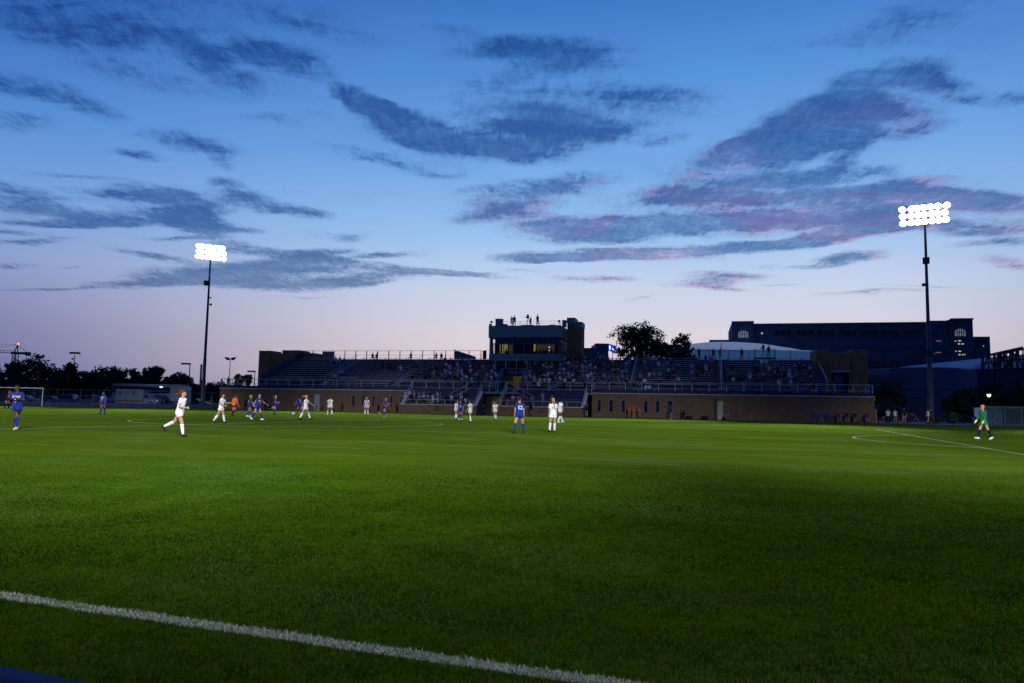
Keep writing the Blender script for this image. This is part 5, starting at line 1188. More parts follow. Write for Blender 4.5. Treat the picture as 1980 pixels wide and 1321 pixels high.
person(30, 832, 87, 186, 'dark skinned player in royal blue kit numbered three striding towards the camera at left', dict(lean=8, L=(18, 14, 2), R=(-6, 20, 1), LA=(8, 22, 95, -22), RA=(4, 26, 100, -28), tilt=6), 'royal', 'royal', 'royal', 'cream', ('black', 'bun'), 'dark', .008, front=[('DUKE', .115, .31), ('3', .17, .16)], extra=strap, thick=1.06)
person(12, 790, 36, -80, 'goalkeeper in black with lime gloves standing before the far left goal', dict(lean=16, L=(18, 18, 6), R=(6, 22, 8), LA=(25, 12, 30, 0), RA=(22, 14, 30, 0)), 'black', 'black', 'black', 'black', ('red', 'bun'), 'pale', .011, gloves='lime')
person(198, 800.5, 43, 170, 'player in royal blue walking towards the camera in front of the coach', dict(lean=2, L=(-12, 6, -3), R=(12, 4, -3), LA=(4, 14, 10, 8), RA=(-4, 14, 10, 8)), 'royal', 'royal', 'royal', 'navy', ('black', 'bun'), 'brown', .010, front=[('DUKE', .11, .31), ('9', .14, .17)])
person(345, 844, 88, -90, 'player in white running to the right with flying auburn ponytail, nearest of all', dict(lean=11, L=(-32, 32, 3), R=(20, 10, 3), LA=(-58, 8, 85, 8), RA=(-8, 10, 88, -4), tilt=-4), 'white', 'white', 'white', 'navy', ('red', 'flow'), 'pale', .008, pl=.3, pd=(0, -.9, -.4), back=[('8', .2, .24)], numcol='grey')
person(426, 818.5, 57, -84, 'player in white jogging right just left of the orange shirted referee', dict(lean=6, L=(16, 6, 4), R=(-16, 16, 4), LA=(34, 14, 60, 4), RA=(-12, 12, 80, -4)), 'white', 'white', 'white', 'navy', ('brown', 'wild'), 'pale', .009)
person(452, 805, 41, -18, 'referee in bright orange shirt and black shorts seen from behind', dict(lean=4, L=(0, 4, 2), R=(-8, 30, 1), LA=(0, 14, 16, 6), RA=(0, 18, 16, 14)), 'orange', 'black', 'black', 'black', ('brown', 'short'), 'tan', .010, group='match officials')
person(482, 806, 41, -52, 'player in dark blue seen from behind, between the referee and a striding teammate', dict(lean=6, L=(16, 10, 4), R=(-10, 10, 4), LA=(20, 12, 60, 0), RA=(10, 12, 30, 4)), 'royal', 'royal', 'royal', 'white', ('blond', 'bun'), 'tan', .010, back=[('4', .2, .26)])
person(498, 812, 50, -105, 'player in royal blue with white boots striding right, arms held out', dict(lean=6, L=(16, 4, 5), R=(-22, 10, 5), LA=(26, 34, 24, 30), RA=(-18, 38, 14, 34)), 'royal', 'royal', 'royal', 'white', ('brown', 'pony'), 'pale', .009, front=[('DUKE', .11, .31), ('2', .15, .17)])
person(530, 801.5, 36, -85, 'blond player in royal blue running right, left of the ball', dict(lean=8, L=(-30, 55, 2), R=(10, 16, 2), LA=(-10, 12, 70, 0), RA=(10, 12, 80, -5)), 'royal', 'royal', 'royal', 'navy', ('blond', 'pony'), 'pale', .010)
person(579, 801.5, 34, 35, 'player in royal blue stooping just right of the ball', dict(lean=22, L=(18, 14, 8), R=(-4, 10, 10), LA=(18, 20, 20, 10), RA=(18, 20, 20, 10)), 'royal', 'royal', 'royal', 'navy', ('black', 'bun'), 'tan', .010, back=[('7', .18, .26)])
person(590, 812, 47, -92, 'blond player in white walking right with arms spread, in front of the grey door', dict(lean=3, L=(22, 2, 4), R=(-20, 6, 4), LA=(40, 28, 12, 24), RA=(-22, 26, 10, 22)), 'white', 'white', 'white', 'black', ('blond', 'pony'), 'pale', .009, pd=(0, -1, -.1))
person(637, 804, 37, 10, 'player in white seen from behind, right of the grey door', dict(lean=2, L=(2, 2, 9), R=(-2, 2, 11), LA=(0, 12, 8, 8), RA=(0, 12, 8, 8)), 'white', 'white', 'white', 'black', ('brown', 'bun'), 'tan', .010, back=[('13', .2, .27)], numcol='grey')
person(708, 803.5, 35, 172, 'blond player in white facing the camera before the left windows', dict(lean=2, L=(6, 4, 9), R=(-4, 6, 9), LA=(-10, 24, 30, 10), RA=(-6, 24, 20, 12)), 'white', 'white', 'white', 'navy', ('blond', 'short'), 'pale', .010, front=[('6', .13, .2)], numcol='grey')
person(743, 806, 36, -112, 'player in royal blue with fair hair running right, before the left windows', dict(lean=10, L=(-24, 52, 2), R=(12, 20, 2), LA=(20, 12, 80, 0), RA=(-10, 12, 70, 0)), 'royal', 'royal', 'royal', 'cream', ('blond', 'pony'), 'pale', .010, pd=(0, -1, 0))
person(881, 811, 36.5, -60, 'player in white beside a blue opponent before the left lower seats', dict(lean=6, L=(18, 16, 4), R=(-4, 6, 4), LA=(14, 10, 40, 0), RA=(30, 10, 50, 0)), 'white', 'white', 'white', 'black', ('red', 'down'), 'pale', .010)
person(890, 811.5, 35.5, 175, 'player in blue facing the camera, shoulder to shoulder with a white opponent', dict(lean=3, L=(4, 4, 5), R=(-4, 4, 5), LA=(4, 16, 14, 14), RA=(8, 12, 30, 4)), 'royal', 'royal', 'navy', 'white', ('brown', 'short'), 'tan', .010, front=[('DUKE', .11, .31), ('5', .14, .17)])
person(909, 817, 43, 62, 'player in white turned away leftwards, at the mouth of the tunnel', dict(lean=2, L=(-8, 8, 6), R=(12, 12, 8), LA=(10, 10, 20, 4), RA=(-4, 24, 30, 20)), 'white', 'white', 'white', 'black', ('brown', 'down'), 'pale', .009, back=[('10', .2, .27)], numcol='grey')
person(957, 812, 35, 158, 'player in white walking forwards in front of the tunnel doors', dict(lean=3, L=(12, 6, 5), R=(-10, 8, 5), LA=(4, 16, 14, 8), RA=(4, 18, 10, 8)), 'white', 'white', 'white', 'black', ('brown', 'pony'), 'tan', .010)
person(1004, 837.5, 69, 12, 'player in royal blue numbered twelve seen from behind near the centre', dict(lean=2, L=(-6, 4, 16), R=(12, 3, 13), LA=(8, 10, 12, 2), RA=(4, 10, 14, 6), head=-20), 'royal', 'royal', 'royal', 'black', ('brown', 'bun'), 'pale', .008, back=[('12', .25, .25)], thick=1.1)
person(1069, 836, 65, 8, 'blond ponytailed player in white seen from behind, right of number twelve', dict(lean=2, L=(-2, 6, 8), R=(4, 4, 0), LA=(4, 8, 10, 2), RA=(4, 6, 8, 0), head=10), 'white', 'white', 'white', 'black', ('blond', 'pony'), 'pale', .008, back=[('16', .22, .26)], pd=(0, -.35, -1), pl=.42, numcol='khaki')
person(1083, 817.5, 46, -60, 'dark skinned player in white partly hidden behind the blond white player', dict(lean=4, L=(24, 6, 6), R=(-12, 10, 4), LA=(0, 10, 20, 2), RA=(8, 10, 12, 6)), 'white', 'white', 'white', 'white', ('black', 'bun'), 'dark', .009)
person(1903, 850, 65.5, 96, 'goalkeeper in green with lime gloves walking left at the right edge', dict(lean=1, L=(-17, 8, 4), R=(17, 4, 4), LA=(8, 8, 22, 0), RA=(16, 8, 24, -2), tilt=4), 'green', 'green', 'black', 'white', ('blond', 'short'), 'pale', .008, gloves='lime', long_=True, back=[('1', .2, .26)], thick=1.04)
# people by the wall of the grandstand
WG = 'people along the foot of the wall'
rel = dict(lean=2, L=(3, 3, 4), R=(-2, 3, 4), LA=(4, 8, 16, 4), RA=(2, 8, 30, -6))
sit = dict(lean=4, L=(84, 84, 6), R=(80, 82, 6), LA=(30, 8, 50, -4), RA=(30, 8, 55, -4), foot=0)
crouch = dict(lean=24, L=(95, 120, 10), R=(40, 118, 6), LA=(40, 8, 60, -4), RA=(50, 8, 50, -6))
def wp(px, n): s, _ = SP(px, 800, n); v = SW(s, n, 0); return v
def wallp(px, n, yaw, label, pose, H=1.7, **kw):
    kw.setdefault('vox', .014); kw.setdefault('group', WG); kw.setdefault('hair', ('brown', 'short')); return person(px, 0, 0, yaw, label, pose, at=wp(px, n), Hfix=H, **kw)
wallp(645, -1.5, 170, 'ball kid in orange red shirt standing behind a white player, right of the grey door', rel, 1.5, shirt='red', shorts='black', socks='black', hair=('blond', 'short'))
wallp(612, -.9, 170, 'small child in red sitting on the ground before the grey door', sit, 1.15, shirt='red', shorts='black', socks=None, hair=('black', 'short'))
wallp(714.5, -1.5, 150, 'ball kid in orange red shirt behind the blond white player', rel, 1.5, shirt='orange', shorts='black', socks='black')
wallp(750.5, -1.5, 175, 'ball kid in orange red shirt behind the running fair haired blue player', rel, 1.45, shirt='orange', shorts='black', socks='black', hair=('brown', 'pony'))
wallp(935, -3.6, 190, 'crouching person in navy by the left corner of the tunnel', crouch, 1.7, shirt='navy', pants='denim')
wallp(963, -1.2, 175, 'person in pale shirt and dark shorts standing at the tunnel doors', rel, 1.7, shirt='white', shorts='black', socks='black')
wallp(1027, -4.4, 165, 'person in dark clothes with arms raised before the right low wall', dict(rel, LA=(30, 10, 110, -10)), 1.75, shirt='black', shorts='black', socks=None, skin='tan')
wallp(1134, -4.6, 150, 'photographer in navy holding a camera at the corner of the right low wall', dict(rel, LA=(50, 12, 90, -14), RA=(50, 12, 90, -14)), 1.8, shirt='navy', shorts='navy', socks='grey')
wallp(1217, -1.6, 160, 'ball kid in orange red shirt, left one of three before the right windows', rel, 1.5, shirt='orange', shorts='black', socks=None, hair=('brown', 'down'))
wallp(1225, -1.8, 150, 'ball kid in orange red shirt, middle one of three before the right windows', rel, 1.52, shirt='orange', shorts='black', socks=None, boots='white', hair=('blond', 'pony'))
wallp(1236, -1.2, 200, 'ball kid in orange red shirt, right one of three before the right windows', rel, 1.3, shirt='orange', shorts='navy', socks=None, hair=('blond', 'short'))
wallp(1297, -1.6, 140, 'person in navy with white shoes standing before the last right window', dict(rel, LA=(40, 12, 90, -10)), 1.65, shirt='navy', shorts='blue', socks=None, boots='white')
wallp(1323, -1.2, 110, 'person in navy crouching with a camera on the ground by the right wall', crouch, 1.7, shirt='navy', pants='black')
wallp(1408, -1.2, 120, 'person in blue sitting on a low stool right of the cream door', sit, 1.6, shirt='blue', shorts='khaki', socks=None)
wallp(389, 3.0, 175, 'seated spectator in dark top and pale trousers beyond the left fence', sit, 1.7, shirt='black', pants='grey', group='people beyond the left fence')
wallp(407, 3.5, 180, 'standing spectator in dark top and pale trousers beyond the left fence', rel, 1.75, shirt='navy', pants='grey', group='people beyond the left fence')
wallp(312, 4.0, 180, 'standing person in black between the van and the coach rear', rel, 1.8, shirt='black', pants='black', group='people beyond the left fence')
wallp(513, -1.0, 160, 'person in black bent over a camera behind the striding blue player', dict(rel, lean=20, LA=(50, 10, 60, -10), RA=(50, 10, 60, -10)), 1.6, shirt='black', pants='black')
wallp(474, -1.0, 180, 'person in black standing at the wall behind the dark blue player', rel, 1.7, shirt='black', pants='black')
FG = 'people on the path at the right'
wallp(1717, 1.0, 150, 'person in white shirt and black trousers left of the orange hoops', rel, 1.7, shirt='white', pants='black', group=FG)
wallp(1731, 1.0, 170, 'person in white shirt and black shorts before the first orange hoop', dict(rel, LA=(20, 10, 90, -20)), 1.65, shirt='white', shorts='black', socks=None, group=FG)
wallp(1748, 1.0, 180, 'person in navy and khaki between the two orange hoops', rel, 1.85, shirt='navy', pants='khaki', group=FG, skin='tan')
wallp(1795, .6, 100, 'person in white shirt and blue shorts walking left beside the floodlight pole', dict(rel, L=(18, 4, 2), R=(-16, 8, 2)), 1.75, shirt='white', shorts='denim', socks=None, group=FG)
wallp(1801, .4, 90, 'person in dark clothes walking left at the foot of the right floodlight pole', dict(rel, L=(18, 4, 2), R=(-16, 8, 2)), 1.8, shirt='navy', pants='black', group=FG)
# football
bp = GR(566.5, 802); BL = empty('football', bp, 0, 'white football with dark patches on the grass left of the stooping blue player', 'ball')
b = MB(); b.ball((0, 0, .115), .115, 18, 12); bl = b.build('ball_shell', clm('white'), BL, True)
b = MB(); phi = (1+5**.5)/2
for v in [(0, a, c*phi) for a in (-1, 1) for c in (-1, 1)]+[(a, c*phi, 0) for a in (-1, 1) for c in (-1, 1)]+[(c*phi, 0, a) for a in (-1, 1) for c in (-1, 1)]:
    d_ = Vector(v).normalized(); b.tube(Vector((0, 0, .115))+d_*.100, Vector((0, 0, .115))+d_*.1155, .034, .030, 5)
b.build('ball_patches', clm('black'), BL)

# ------------------------------------------------------------------ seated crowd
def simple_mesh(name, pose, cap=False, hs='short', long_=False, pants=False):
    P = dict(BASEP); P.update(pose); J = skeleton(P); J['hy'] = P['head']; mb = MB()
    def addm(me, mi):
        mb.add([v.co.copy() for v in me.vertices], [tuple(p.vertices) for p in me.polygons], mi)
    addm(remesh(body_mb(J, True), .024, 1), 0); addm(remesh(shirt_mb(J, .024, long_=long_), .03, 1), 1); addm(remesh(pants_mb(J) if pants else shorts_mb(J, .75), .03, 1), 2)
    addm(remesh(hair_mb(J, hs, P['head']), .022, 1), 3)
    if cap: b = MB(); b.ball(J['head']+Vector((0, -.01, .06)), (.094, .1, .07), 12, 8); b.tube(J['head']+Vector((0, .06, .055)), J['head']+Vector((0, .16, .05)), .05, .03, 8); mb.add(b.v, b.f, 4)
    me = mb.mesh(name, [skinm('pale'), clm('white'), clm('navy'), hairm('brown'), clm('white')], True); return me, J
seatp = dict(lean=8, L=(80, 82, 8), R=(80, 80, 8), LA=(26, 10, 50, -6), RA=(28, 10, 46, -6), foot=0)
VAR = []
for k, (ov, cap, hs, pn) in enumerate([({}, False, 'short', False), (dict(lean=16, head=18), True, 'short', False), (dict(head=-20, LA=(60, 14, 80, -20)), False, 'down', False), (dict(lean=2, head=8, R=(78, 60, 4)), False, 'pony', True), (dict(lean=20, LA=(50, 8, 80, -16), RA=(50, 8, 80, -16)), True, 'short', True), (dict(lean=-4, head=-10), False, 'short', True)]):
    q = dict(seatp); q.update(ov); me, J = simple_mesh('person', q, cap, hs, pants=pn); VAR.append((me, cap, hs))
standp = dict(lean=2, L=(4, 4, 6), R=(-2, 2, 6), LA=(6, 8, 16, 4), RA=(4, 8, 60, -10))
me_s, Js = simple_mesh('person', standp, False, 'short', pants=True); me_s.transform(Matrix.Translation((0, 0, -Js['low'])))
ORD = ['front', 'second', 'third', 'fourth', 'fifth', 'sixth', 'seventh', 'eighth', 'ninth', 'tenth', 'eleventh', 'twelfth', 'top']
cols_d = ['white']*6+['pale blue']*5+['royal']*3+['navy']*6+['blue']*3+['black']*3+['grey']*2+['red', 'green', 'khaki', 'orange', 'pink', 'yellow', 'purple']
SKS = ['pale', 'pale', 'tan', 'tan', 'brown', 'pale']; HRS = ['brown', 'blond', 'black', 'brown', 'grey', 'black']
rc = random.Random(11); nspec = 0
SPEC = []
def sit_person(s, n, z, rowname, block, me=None, shirt=None, stand=False, label=None, scale=None, grp=None):
    k = rc.randrange(len(VAR)); m_, cap, hs = VAR[k]; col = shirt or rc.choice(cols_d)
    if stand: m_ = me_s
    sc_ = scale or rc.uniform(.92, 1.06); loc = SW(s, n, z+(0 if stand else .10*sc_)); rz = PI-ALPHA+rc.uniform(-.4, .4); legs = rc.choice(['navy', 'khaki', 'denim', 'black', 'grey'])
    hn = rc.choice(HRS); ml = [skinm(rc.choice(SKS)), clm(col), clm(legs), hairm(hn), clm(rc.choice(['white', 'white', 'navy', 'royal']))]
    hd = 'a cap' if cap else ('long %s hair' % hn if hs == 'down' else ('a %s ponytail' % hn if hs == 'pony' else 'short %s hair' % hn))
    fixed = label is not None
    SPEC.append(dict(m=m_, loc=loc, rz=rz, sc=sc_, ml=ml, fixed=fixed, label=label or '%s shirted spectator, %s, %s row %s' % (col, hd, rowname, block), grp=grp or 'spectators seated in the grandstand'))
def flush_people(limit):
    SPEC.sort(key=lambda q: (not q['fixed'], q['loc'].length)); ind = SPEC[:limit]; rest = SPEC[limit:]
    seen = {}
    for q in ind: seen.setdefault(q['label'], []).append(q)
    for l_, qs in seen.items():
        if len(qs) == 2: qs.sort(key=lambda q: q['loc'].x); qs[0]['label'] = l_+', left one'; qs[1]['label'] = l_+', right one'
    for q in ind:
        o = bpy.data.objects.new('person', q['m']); C.objects.link(o); o.location = q['loc']; o.rotation_euler = (0, 0, q['rz']); o.scale = (q['sc'],)*3
        for i, mt in enumerate(q['ml']): 
            if i < len(o.material_slots): o.material_slots[i].link = 'OBJECT'; o.material_slots[i].material = mt
        tag(o, q['label'], 'person', q['grp'])
    if rest:
        mats = []; V = []; Fc = []; MI = []; off = 0; cache = {}
        for q in rest:
            me = q['m']
            if me.name not in cache:
                co = np.empty(len(me.vertices)*3); me.vertices.foreach_get('co', co); cache[me.name] = (co.reshape(-1, 3), [tuple(p.vertices) for p in me.polygons], [p.material_index for p in me.polygons])
            co, fc, mi = cache[me.name]; M_ = Matrix.Rotation(q['rz'], 3, 'Z')*q['sc']; c2 = co @ np.array(M_).T + np.array(q['loc']); V.append(c2)
            Fc += [tuple(i+off for i in f) for f in fc]; off += len(co); mm = []
            for m in q['ml']:
                if m not in mats: mats.append(m)
                mm.append(mats.index(m))
            MI += [mm[i] for i in mi]
        me = bpy.data.meshes.new('crowd'); me.from_pydata(np.concatenate(V).tolist(), [], Fc); [me.materials.append(m) for m in mats]; me.polygons.foreach_set('material_index', MI)
        o = bpy.data.objects.new('crowd', me); C.objects.link(o); tag(o, 'crowd of seated spectators on the farther benches left of the press box', 'crowd', kind='stuff')
def fill(px0, px1, i0, i1, dens, block, cols=None, cap=999):
    for i in range(i0, i1):
        s0 = SP(px0, 745-3.9*(i), rown(i))[0]; s1 = SP(px1, 745-3.9*(i), rown(i))[0]; s = s0
        while s < s1:
            if rc.random() < (dens(i) if callable(dens) else dens): sit_person(s+rc.uniform(-.1, .1), rown(i)-.02, rowz(i), ORD[i], block, shirt=rc.choice(cols) if cols else None)
            s += .62
fill(655, 664, 3, 4, .9, 'far left block by aisle', ['pale blue']); fill(628, 640, 5, 6, .6, 'far left block', ['pale blue', 'blue']); fill(642, 660, 9, 11, .5, 'far left block', ['pale blue', 'white']); fill(642, 660, 1, 2, .8, 'far left block', ['pale blue', 'navy'])
fill(740, 758, 6, 9, .4, 'second block from left', ['navy', 'blue', 'black']); fill(760, 784, 5, 7, .6, 'second block from left', ['red', 'navy', 'white', 'blue'])
fill(800, 858, 2, 9, lambda i: .62 if 2 <= i <= 7 else .35, 'left centre block', ['navy', 'black', 'pale blue', 'navy', 'blue', 'maroon', 'grey', 'royal', 'navy'])
fill(862, 925, 0, 11, lambda i: .66 if i < 9 else .5, 'block left of press box', ['pale blue', 'white', 'blue', 'navy', 'royal', 'pale blue', 'navy', 'red', 'black', 'navy'])
fill(925, 960, 1, 7, .4, 'beside central stairs', ['white', 'pale blue', 'red', 'navy', 'green'])
fill(1017, 1072, 0, 9, .66, 'under the press box', ['white', 'pale blue', 'white', 'blue', 'navy', 'royal', 'navy', 'yellow', 'black', 'pink'])
fill(1083, 1148, 0, 12, .66, 'block right of press box', ['white', 'pale blue', 'white', 'navy', 'royal', 'white', 'navy', 'black', 'blue', 'green'])
fill(1150, 1220, 0, 13, .62, 'middle right block', ['white', 'pale blue', 'royal', 'blue', 'navy', 'navy', 'black', 'red', 'grey', 'green'])
fill(1238, 1300, 0, 12, .22, 'before the loose trees', None)
fill(1302, 1385, 0, 12, .24, 'before the white dome', ['navy', 'blue', 'white', 'khaki', 'black', 'red', 'navy', 'pale blue'])
fill(1408, 1485, 0, 8, .34, 'left part of far right block', ['navy', 'white', 'black', 'khaki', 'navy', 'maroon', 'blue'])
fill(1487, 1572, 0, 8, .36, 'right part of far right block', ['navy', 'pale blue', 'white', 'blue', 'black', 'red', 'green', 'navy'])
fill(1408, 1572, 8, 12, .07, 'far right block', ['navy', 'blue', 'white'])
def fill_low(px0, px1, dens, block, cols):
    for j in range(3):
        n_ = -2.1+.65*j; s = SP(px0, 775, n_)[0]; s1 = SP(px1, 775, n_)[0]
        while s < s1:
            if rc.random() < dens[j]: sit_person(s, n_+.06, 1.44+.4*j, ('front', 'middle', 'rear')[j], block, shirt=rc.choice(cols), grp='spectators on the lower benches')
            s += .66
fill_low(784, 862, (.55, .75, .7), 'left low benches', ['white', 'white', 'white', 'orange', 'green', 'yellow', 'purple', 'black', 'pale blue']); fill_low(864, 915, (.7, .6, .4), 'left low benches by tunnel', ['white', 'white', 'white', 'maroon', 'pink', 'black'])
fill_low(982, 1006, (.9, .5, 0), 'right low benches by tunnel', ['pink', 'white', 'white', 'red']); fill_low(1010, 1110, (.05, .16, .22), 'right low benches', ['white', 'white', 'khaki', 'white'])
SPL = [(721, 'dark seated figure on the top row, left of a close pair', 'black', 0), (728.5, 'dark seated figure on the top row, right of a close pair', 'black', 0), (795, 'lone dark figure on the top row above the third left block', 'black', 0), (843.5, 'seated figure in pale blue on the top row, left of the wind panel', 'pale blue', 0), (853.5, 'seated figure in navy on the top row, nearest the wind panel', 'navy', 0),
       (631, 'figure in maroon on the top row below the grey cabinet', 'maroon', 0), (1379.5, 'standing dark figure at the back rail before the dome, leftmost', 'black', 1), (1393, 'slim standing dark figure at the back rail, second before the dome', 'navy', 1), (1434, 'bulky dark figure standing at the back rail before the dome', 'black', 1), (1352, 'dark figure standing at the back rail left of the dome', 'black', 1)]
for px, lab, col, stn in SPL:
    s, _ = SP(px, 690, rown(12)); sit_person(s, rown(12), rowz(12)-(.3 if stn else .0), '', '', shirt=col, stand=bool(stn), label=lab, scale=1.0, grp='figures along the top row')
for px, col, lab in ((1217, 'green', 'standing person in green on the walkway below the second right aisle'), (1226, 'navy', 'standing person in navy next to the green shirted person on the walkway'), (1611, 'green', 'person in green standing on the walkway before the right tower doorway'), (1643, 'navy', 'person in dark clothes leaning on the railing right of the tower doorway'), (1573, 'black', 'person in black on the walkway at the foot of the right side panel'),
                     (441, 'black', 'dark figure standing alone at the left end of the walkway railing'), (1041, 'white', 'standing person in white on the walkway right of the central stairs'), (899, 'black', 'standing photographer in black on the walkway left of the central stairs'), (1090, 'black', 'standing person in black on the walkway below the right aisle'), (1006, 'green', 'standing person in green in the lit doorway'), (996, 'khaki', 'standing person in khaki in the lit doorway'), (1131, 'navy', 'standing person in navy on the walkway above the right low wall end')):
    n_ = 1.0 if px not in (1006, 996) else 3.2
    s, _ = SP(px, 745, n_); sit_person(s, n_, 3.05, '', '', shirt=col, stand=True, label=lab, scale=1.0, grp='people standing on the walkway')
for i, (px, col) in enumerate(((1256, 'white'), (1268, 'blue'), (1249, 'white'), (1237, 'blue'))):
    s, _ = SP(px, 748, 1.0); sit_person(s, 1.0, 3.55, '', '', shirt=col, label='%s of four people sitting behind the walkway railing below the trees' % ['third', 'rightmost', 'second', 'leftmost'][i], grp='people sitting on the walkway')
for px, lab, col, dz_ in ((989.5, 'standing person in pale top on the press box roof, leftmost', 'white', 0), (994.5, 'standing person in blue on the press box roof, second from left', 'blue', .05), (1026, 'camera operator in black on the press box roof beside the camera', 'black', -.1), (1039.5, 'broad standing person in black on the press box roof, rightmost', 'black', .1)):
    s, _ = SP(px, 625, 9.2); sit_person(s, 9.2, 12.78+dz_*0, '', '', shirt=col, stand=True, label=lab, scale=.92+dz_, grp='people on the press box roof')
for px, col, lab in ((1016.5, 'black', 'dark spectator sitting at the foot of the press box window panel, leftmost'), (993.5, 'navy', 'spectator in navy leaning on the rail above the banner')):
    pass
def tv_camera(s, n, z, label):
    T = stand_empty('video_camera', label, 'camera', s, n, z, 'video cameras on tripods'); b = MB()
    for k in range(3): t = 2*PI*k/3; b.tube((.4*math.cos(t), .4*math.sin(t), 0), (0, 0, 1.2), .03, n=6)
    b.build('tripod', SILH, T); b = MB(); b.bb(-.14, .14, -.3, .25, 1.2, 1.5); b.ball((-.02, 0, 1.62), .17, 10, 8); b.tube((0, -.3, 1.35), (0, -.5, 1.35), .1, n=10); b.build('camera_body', SILH, T)
    b = MB(); b.bb(-.35, -.14, -.1, .1, 1.25, 1.4); b.build('viewfinder', SILH, T)
tv_camera(SP(1021, 625, 9.2)[0], 9.1, 12.78, 'video camera on a tripod on the press box roof'); tv_camera(s0_ := SP(1476, 685, 11.3)[0], 11.2, 8.4, 'video camera on a tripod on the top row platform')
sit_person(s0_+.7, 11.3, 8.4, '', '', shirt='black', stand=True, label='camera operator in black on the top row platform', scale=1.0, grp='figures along the top row')

# ------------------------------------------------------------------ things beside the pitch
def chair(px, n, label, col='royal'):
    v = wp(px, n); T = empty('folding_chair', v, -ALPHA+PI, label, 'chair', 'team chairs along the right wall'); m = mat('chair_blue', (.02, .05, .30), .6)
    b = MB(); b.bb(-.24, .24, -.2, .24, .42, .46); b.build('seat', m, T); b = MB(); b.bb(-.24, .24, -.26, -.22, .55, .95); b.build('backrest', m, T)
    for x in (-.23, .23):
        for y0, y1 in ((-.24, .2), (.2, -.24)): b = MB(); b.tube((x, y0, .45), (x, y1*.9, 0), .015, n=6); b.build('leg', SILH, T)
    b = MB(); [b.tube((x, -.24, .42), (x, -.25, .95), .015, n=6) for x in (-.23, .23)]; b.build('back_frame', SILH, T)
for k, (px, lab) in enumerate(((1574, 'empty blue folding chair, leftmost of the row by the right wall'), (1587, 'blue folding chair under the seated player in blue'), (1600.5, 'empty blue folding chair, second empty one from the left by the right wall'), (1621, 'blue folding chair under the person in maroon'), (1637, 'blue folding chair under the person with white cap'), (1653, 'blue folding chair under the person in dark polo'), (1676, 'blue folding chair under the rightmost seated person'))): chair(px, -1.3, lab)
for px, col, lab, hh in ((1587, 'blue', 'seated player in blue with white shoes between two empty chairs', 'brown'), (1621, 'maroon', 'seated person in maroon on the team chairs', 'brown'), (1637, 'black', 'seated person in black with pale hair on the team chairs', 'grey'), (1653, 'navy', 'seated person in dark polo on the team chairs', 'brown'), (1676, 'maroon', 'rightmost seated person on the team chairs', 'black')):
    v = wp(px, -1.35); wallp(px, -1.35, 165, lab, sit, 1.72, shirt=col, shorts='denim', socks=None, boots='white' if col == 'blue' else 'black', hair=(hh, 'short'), group='people on the team chairs')
def blob(name, px, n, label, cat, rx, ry, rz, m, grp=None):
    v = wp(px, n); T = empty(name, v, -ALPHA, label, cat, grp); b = MB(); b.loft([((0, 0, 0), rx*.92, ry*.92), ((0, 0, rz*.4), rx, ry), ((0, 0, rz*.85), rx*.8, ry*.75), ((0, 0, rz), rx*.4, ry*.4)], 14); b.build('bag_body', m, T, True)
    b = MB(); b.path([(-rx*.4, 0, rz*.9), (-rx*.2, 0, rz*1.25), (rx*.2, 0, rz*1.25), (rx*.4, 0, rz*.9)], .018); b.build('bag_handle', SILH, T)
blob('kit_bag', 1332, -1.0, 'dark kit bag beside the crouching photographer', 'bag', .45, .3, .4, clm('navy'), 'kit bags by the wall'); blob('kit_bag', 1362, -1.0, 'dark kit bag alone on the grass left of the cream door', 'bag', .45, .3, .42, clm('navy'), 'kit bags by the wall')
blob('kit_bag', 1662, -1.6, 'red kit bag between the two rightmost seated people', 'bag', .3, .25, .35, mat('bag_red', (.35, .03, .02), .7), 'kit bags by the wall'); blob('kit_bag', 1400, -.9, 'black kit bag just right of the cream door', 'bag', .25, .2, .4, clm('black'), 'kit bags by the wall'); blob('kit_bag', 520, -1.2, 'black kit bag at the feet of the person bent over a camera', 'bag', .3, .25, .4, clm('black'), 'kit bags by the wall')
v = wp(1702, -.6); T = empty('training_cone', v, 0, 'small red training cone on the grass edge near the yellow post', 'cone'); b = MB(); b.loft([((0, 0, 0), .2, .2), ((0, 0, .03), .2, .2), ((0, 0, .035), .13, .13), ((0, 0, .32), .04, .04)], 12); b.build('cone_body', mat('cone_red', (.6, .05, .03), .6), T)
v = wp(1694, -.3); T = empty('corner_post', v, 0, 'short yellow post at the right corner of the brick wall', 'post'); b = MB(); b.tube((0, 0, 0), (0, 0, 1.55), .08, n=10); b.build('post_body', mat('post_yellow', (.42, .34, .08), .7), T); b = MB(); b.ball((0, 0, 1.55), .08, 10, 6); b.build('post_cap', MATS['post_yellow'], T)
for px0, px1, lab in ((1707, 1741, 'orange arched training hoop, left of the pair'), (1748, 1776, 'orange arched training hoop, right of the pair')):
    v0 = wp(px0, 1.6); v1 = wp(px1, 1.6); c = (v0+v1)/2; T = empty('training_arch', c, -ALPHA, lab, 'hoop', 'orange training arches'); rr = (v1-v0).length/2; b = MB()
    pts = [(rr*math.cos(t), 0, 1.15*math.sin(t)) for t in np.linspace(0, PI, 17)]; b.path(pts, .05, 8); b.build('arch_tube', mat('arch_orange', (.45, .10, .015), .7), T); b = MB()
    for t in np.linspace(.3, PI-.3, 9): b.tube((rr*math.cos(t), 0, 0), (rr*math.cos(t), 0, 1.15*math.sin(t)), .008, n=4)
    b.build('arch_net', netm, T)
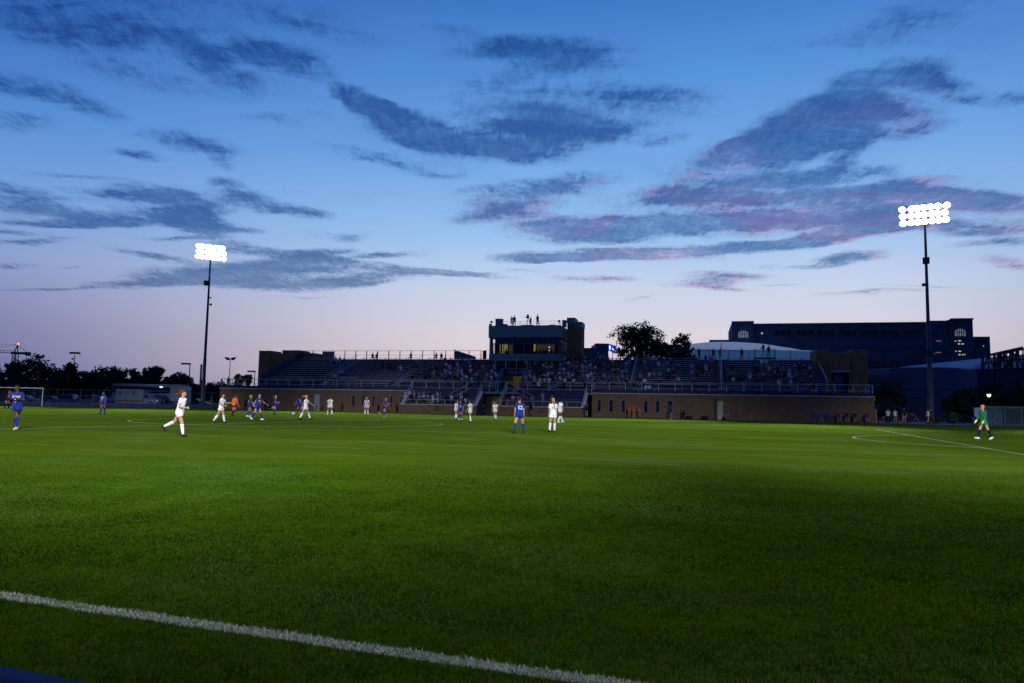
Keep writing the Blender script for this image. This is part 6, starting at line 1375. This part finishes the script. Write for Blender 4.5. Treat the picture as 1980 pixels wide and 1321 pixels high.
v = wp(1893, 1.5); v.x += 0; T = empty('notice_board', v, -ALPHA, 'pale blue notice board standing left of the keeper in green', 'board'); b = MB(); b.bb(-.48, .48, -.03, .03, .75, 2.0); b.build('board_panel', mat('board_pale', (.25, .40, .62), .6), T); b = MB(); b.bb(-.45, -.4, -.03, .03, 0, .75); b.bb(.4, .45, -.03, .03, 0, .75); b.build('board_leg', GALV, T)
b = MB(); b.bb(-.1, .05, -.04, -.031, 1.5, 1.62); b.bb(.1, .2, -.04, -.031, 1.3, 1.5); b.build('board_note', SILH, T)
v = wp(1883, 1.2); T = empty('recycling_bin', v, -ALPHA, 'royal blue recycling bin beside the pale notice board', 'bin'); b = MB(); b.loft([((0, 0, 0), .2, .2), ((0, 0, .9), .26, .26)], 12); b.build('bin_body', mat('bin_royal', (.01, .03, .2), .5), T); b = MB(); b.loft([((0, 0, .9), .28, .28), ((0, 0, .98), .2, .2)], 12); b.build('bin_lid', SILH, T)
# utility cabinets at the right edge
CAB = mat('cabinet_teal', (.045, .10, .13), .6, .06)
k0 = SP(1899, 815, 2.2)[0]
for k in range(5):
    sx = k0+.1+k*2.05; T = stand_thing('utility_cabinet', ['leftmost grey green utility cabinet, behind the keeper in green', 'second grey green utility cabinet from the left at the right edge', 'third grey green utility cabinet from the left at the right edge', 'grey green utility cabinet cut by the right edge of the photo', 'last grey green utility cabinet beyond the right edge'][k], 'cabinet', sx+1.0, 2.6, 0, 'utility cabinets at the right')
    b = MB(); b.bb(-.98, .98, -.5, .5, .1, 2.1); b.build('cabinet_case', CAB, T); b = MB(); b.bb(-1.02, 1.02, -.56, .56, 2.1, 2.2); b.build('cabinet_roof', mat('cabinet_roof', (.08, .16, .2), .6), T)
    if k: b = MB(); b.bb(-.75, .75, -.52, -.503, .25, 1.95); dr = b.build('louvre_door', mat('louvre_dark', (.015, .03, .045), .6), T); b = MB(); [b.bb(-.72+q*.145, -.69+q*.145, -.535, -.522, .3, 1.9) for q in range(11)]; b.build('louvre', CAB, dr)
    else: b = MB(); b.bb(-.1, -.02, -.53, -.503, .9, 1.2); b.build('cabinet_handle', SILH, T)
# blue padded board close to the camera, along the touchline
T = empty('padded_board', UV(-4, 1.22), -THETA, 'royal blue padded perimeter board blurred at the bottom left corner', 'board')
b = MB(); b.prism([(-.05, .04), (.06, .04), (.06, .60), (.045, .625), (.015, .64), (-.015, .635), (-.04, .615), (-.05, .585)], 'x', -9, 4.6); b.build('board_pad', mat('pad_blue', (.002, .009, .075), .6, .05), T)
b = MB(); [b.bb(x, x+.05, -.35, .1, .0, .04) for x in np.arange(-8.5, 4.4, 1.5)]; b.build('board_foot', SILH, T)
flush_people(232)
print('SPECTATORS', len(SPEC),  'OBJECTS', len(sc.objects))
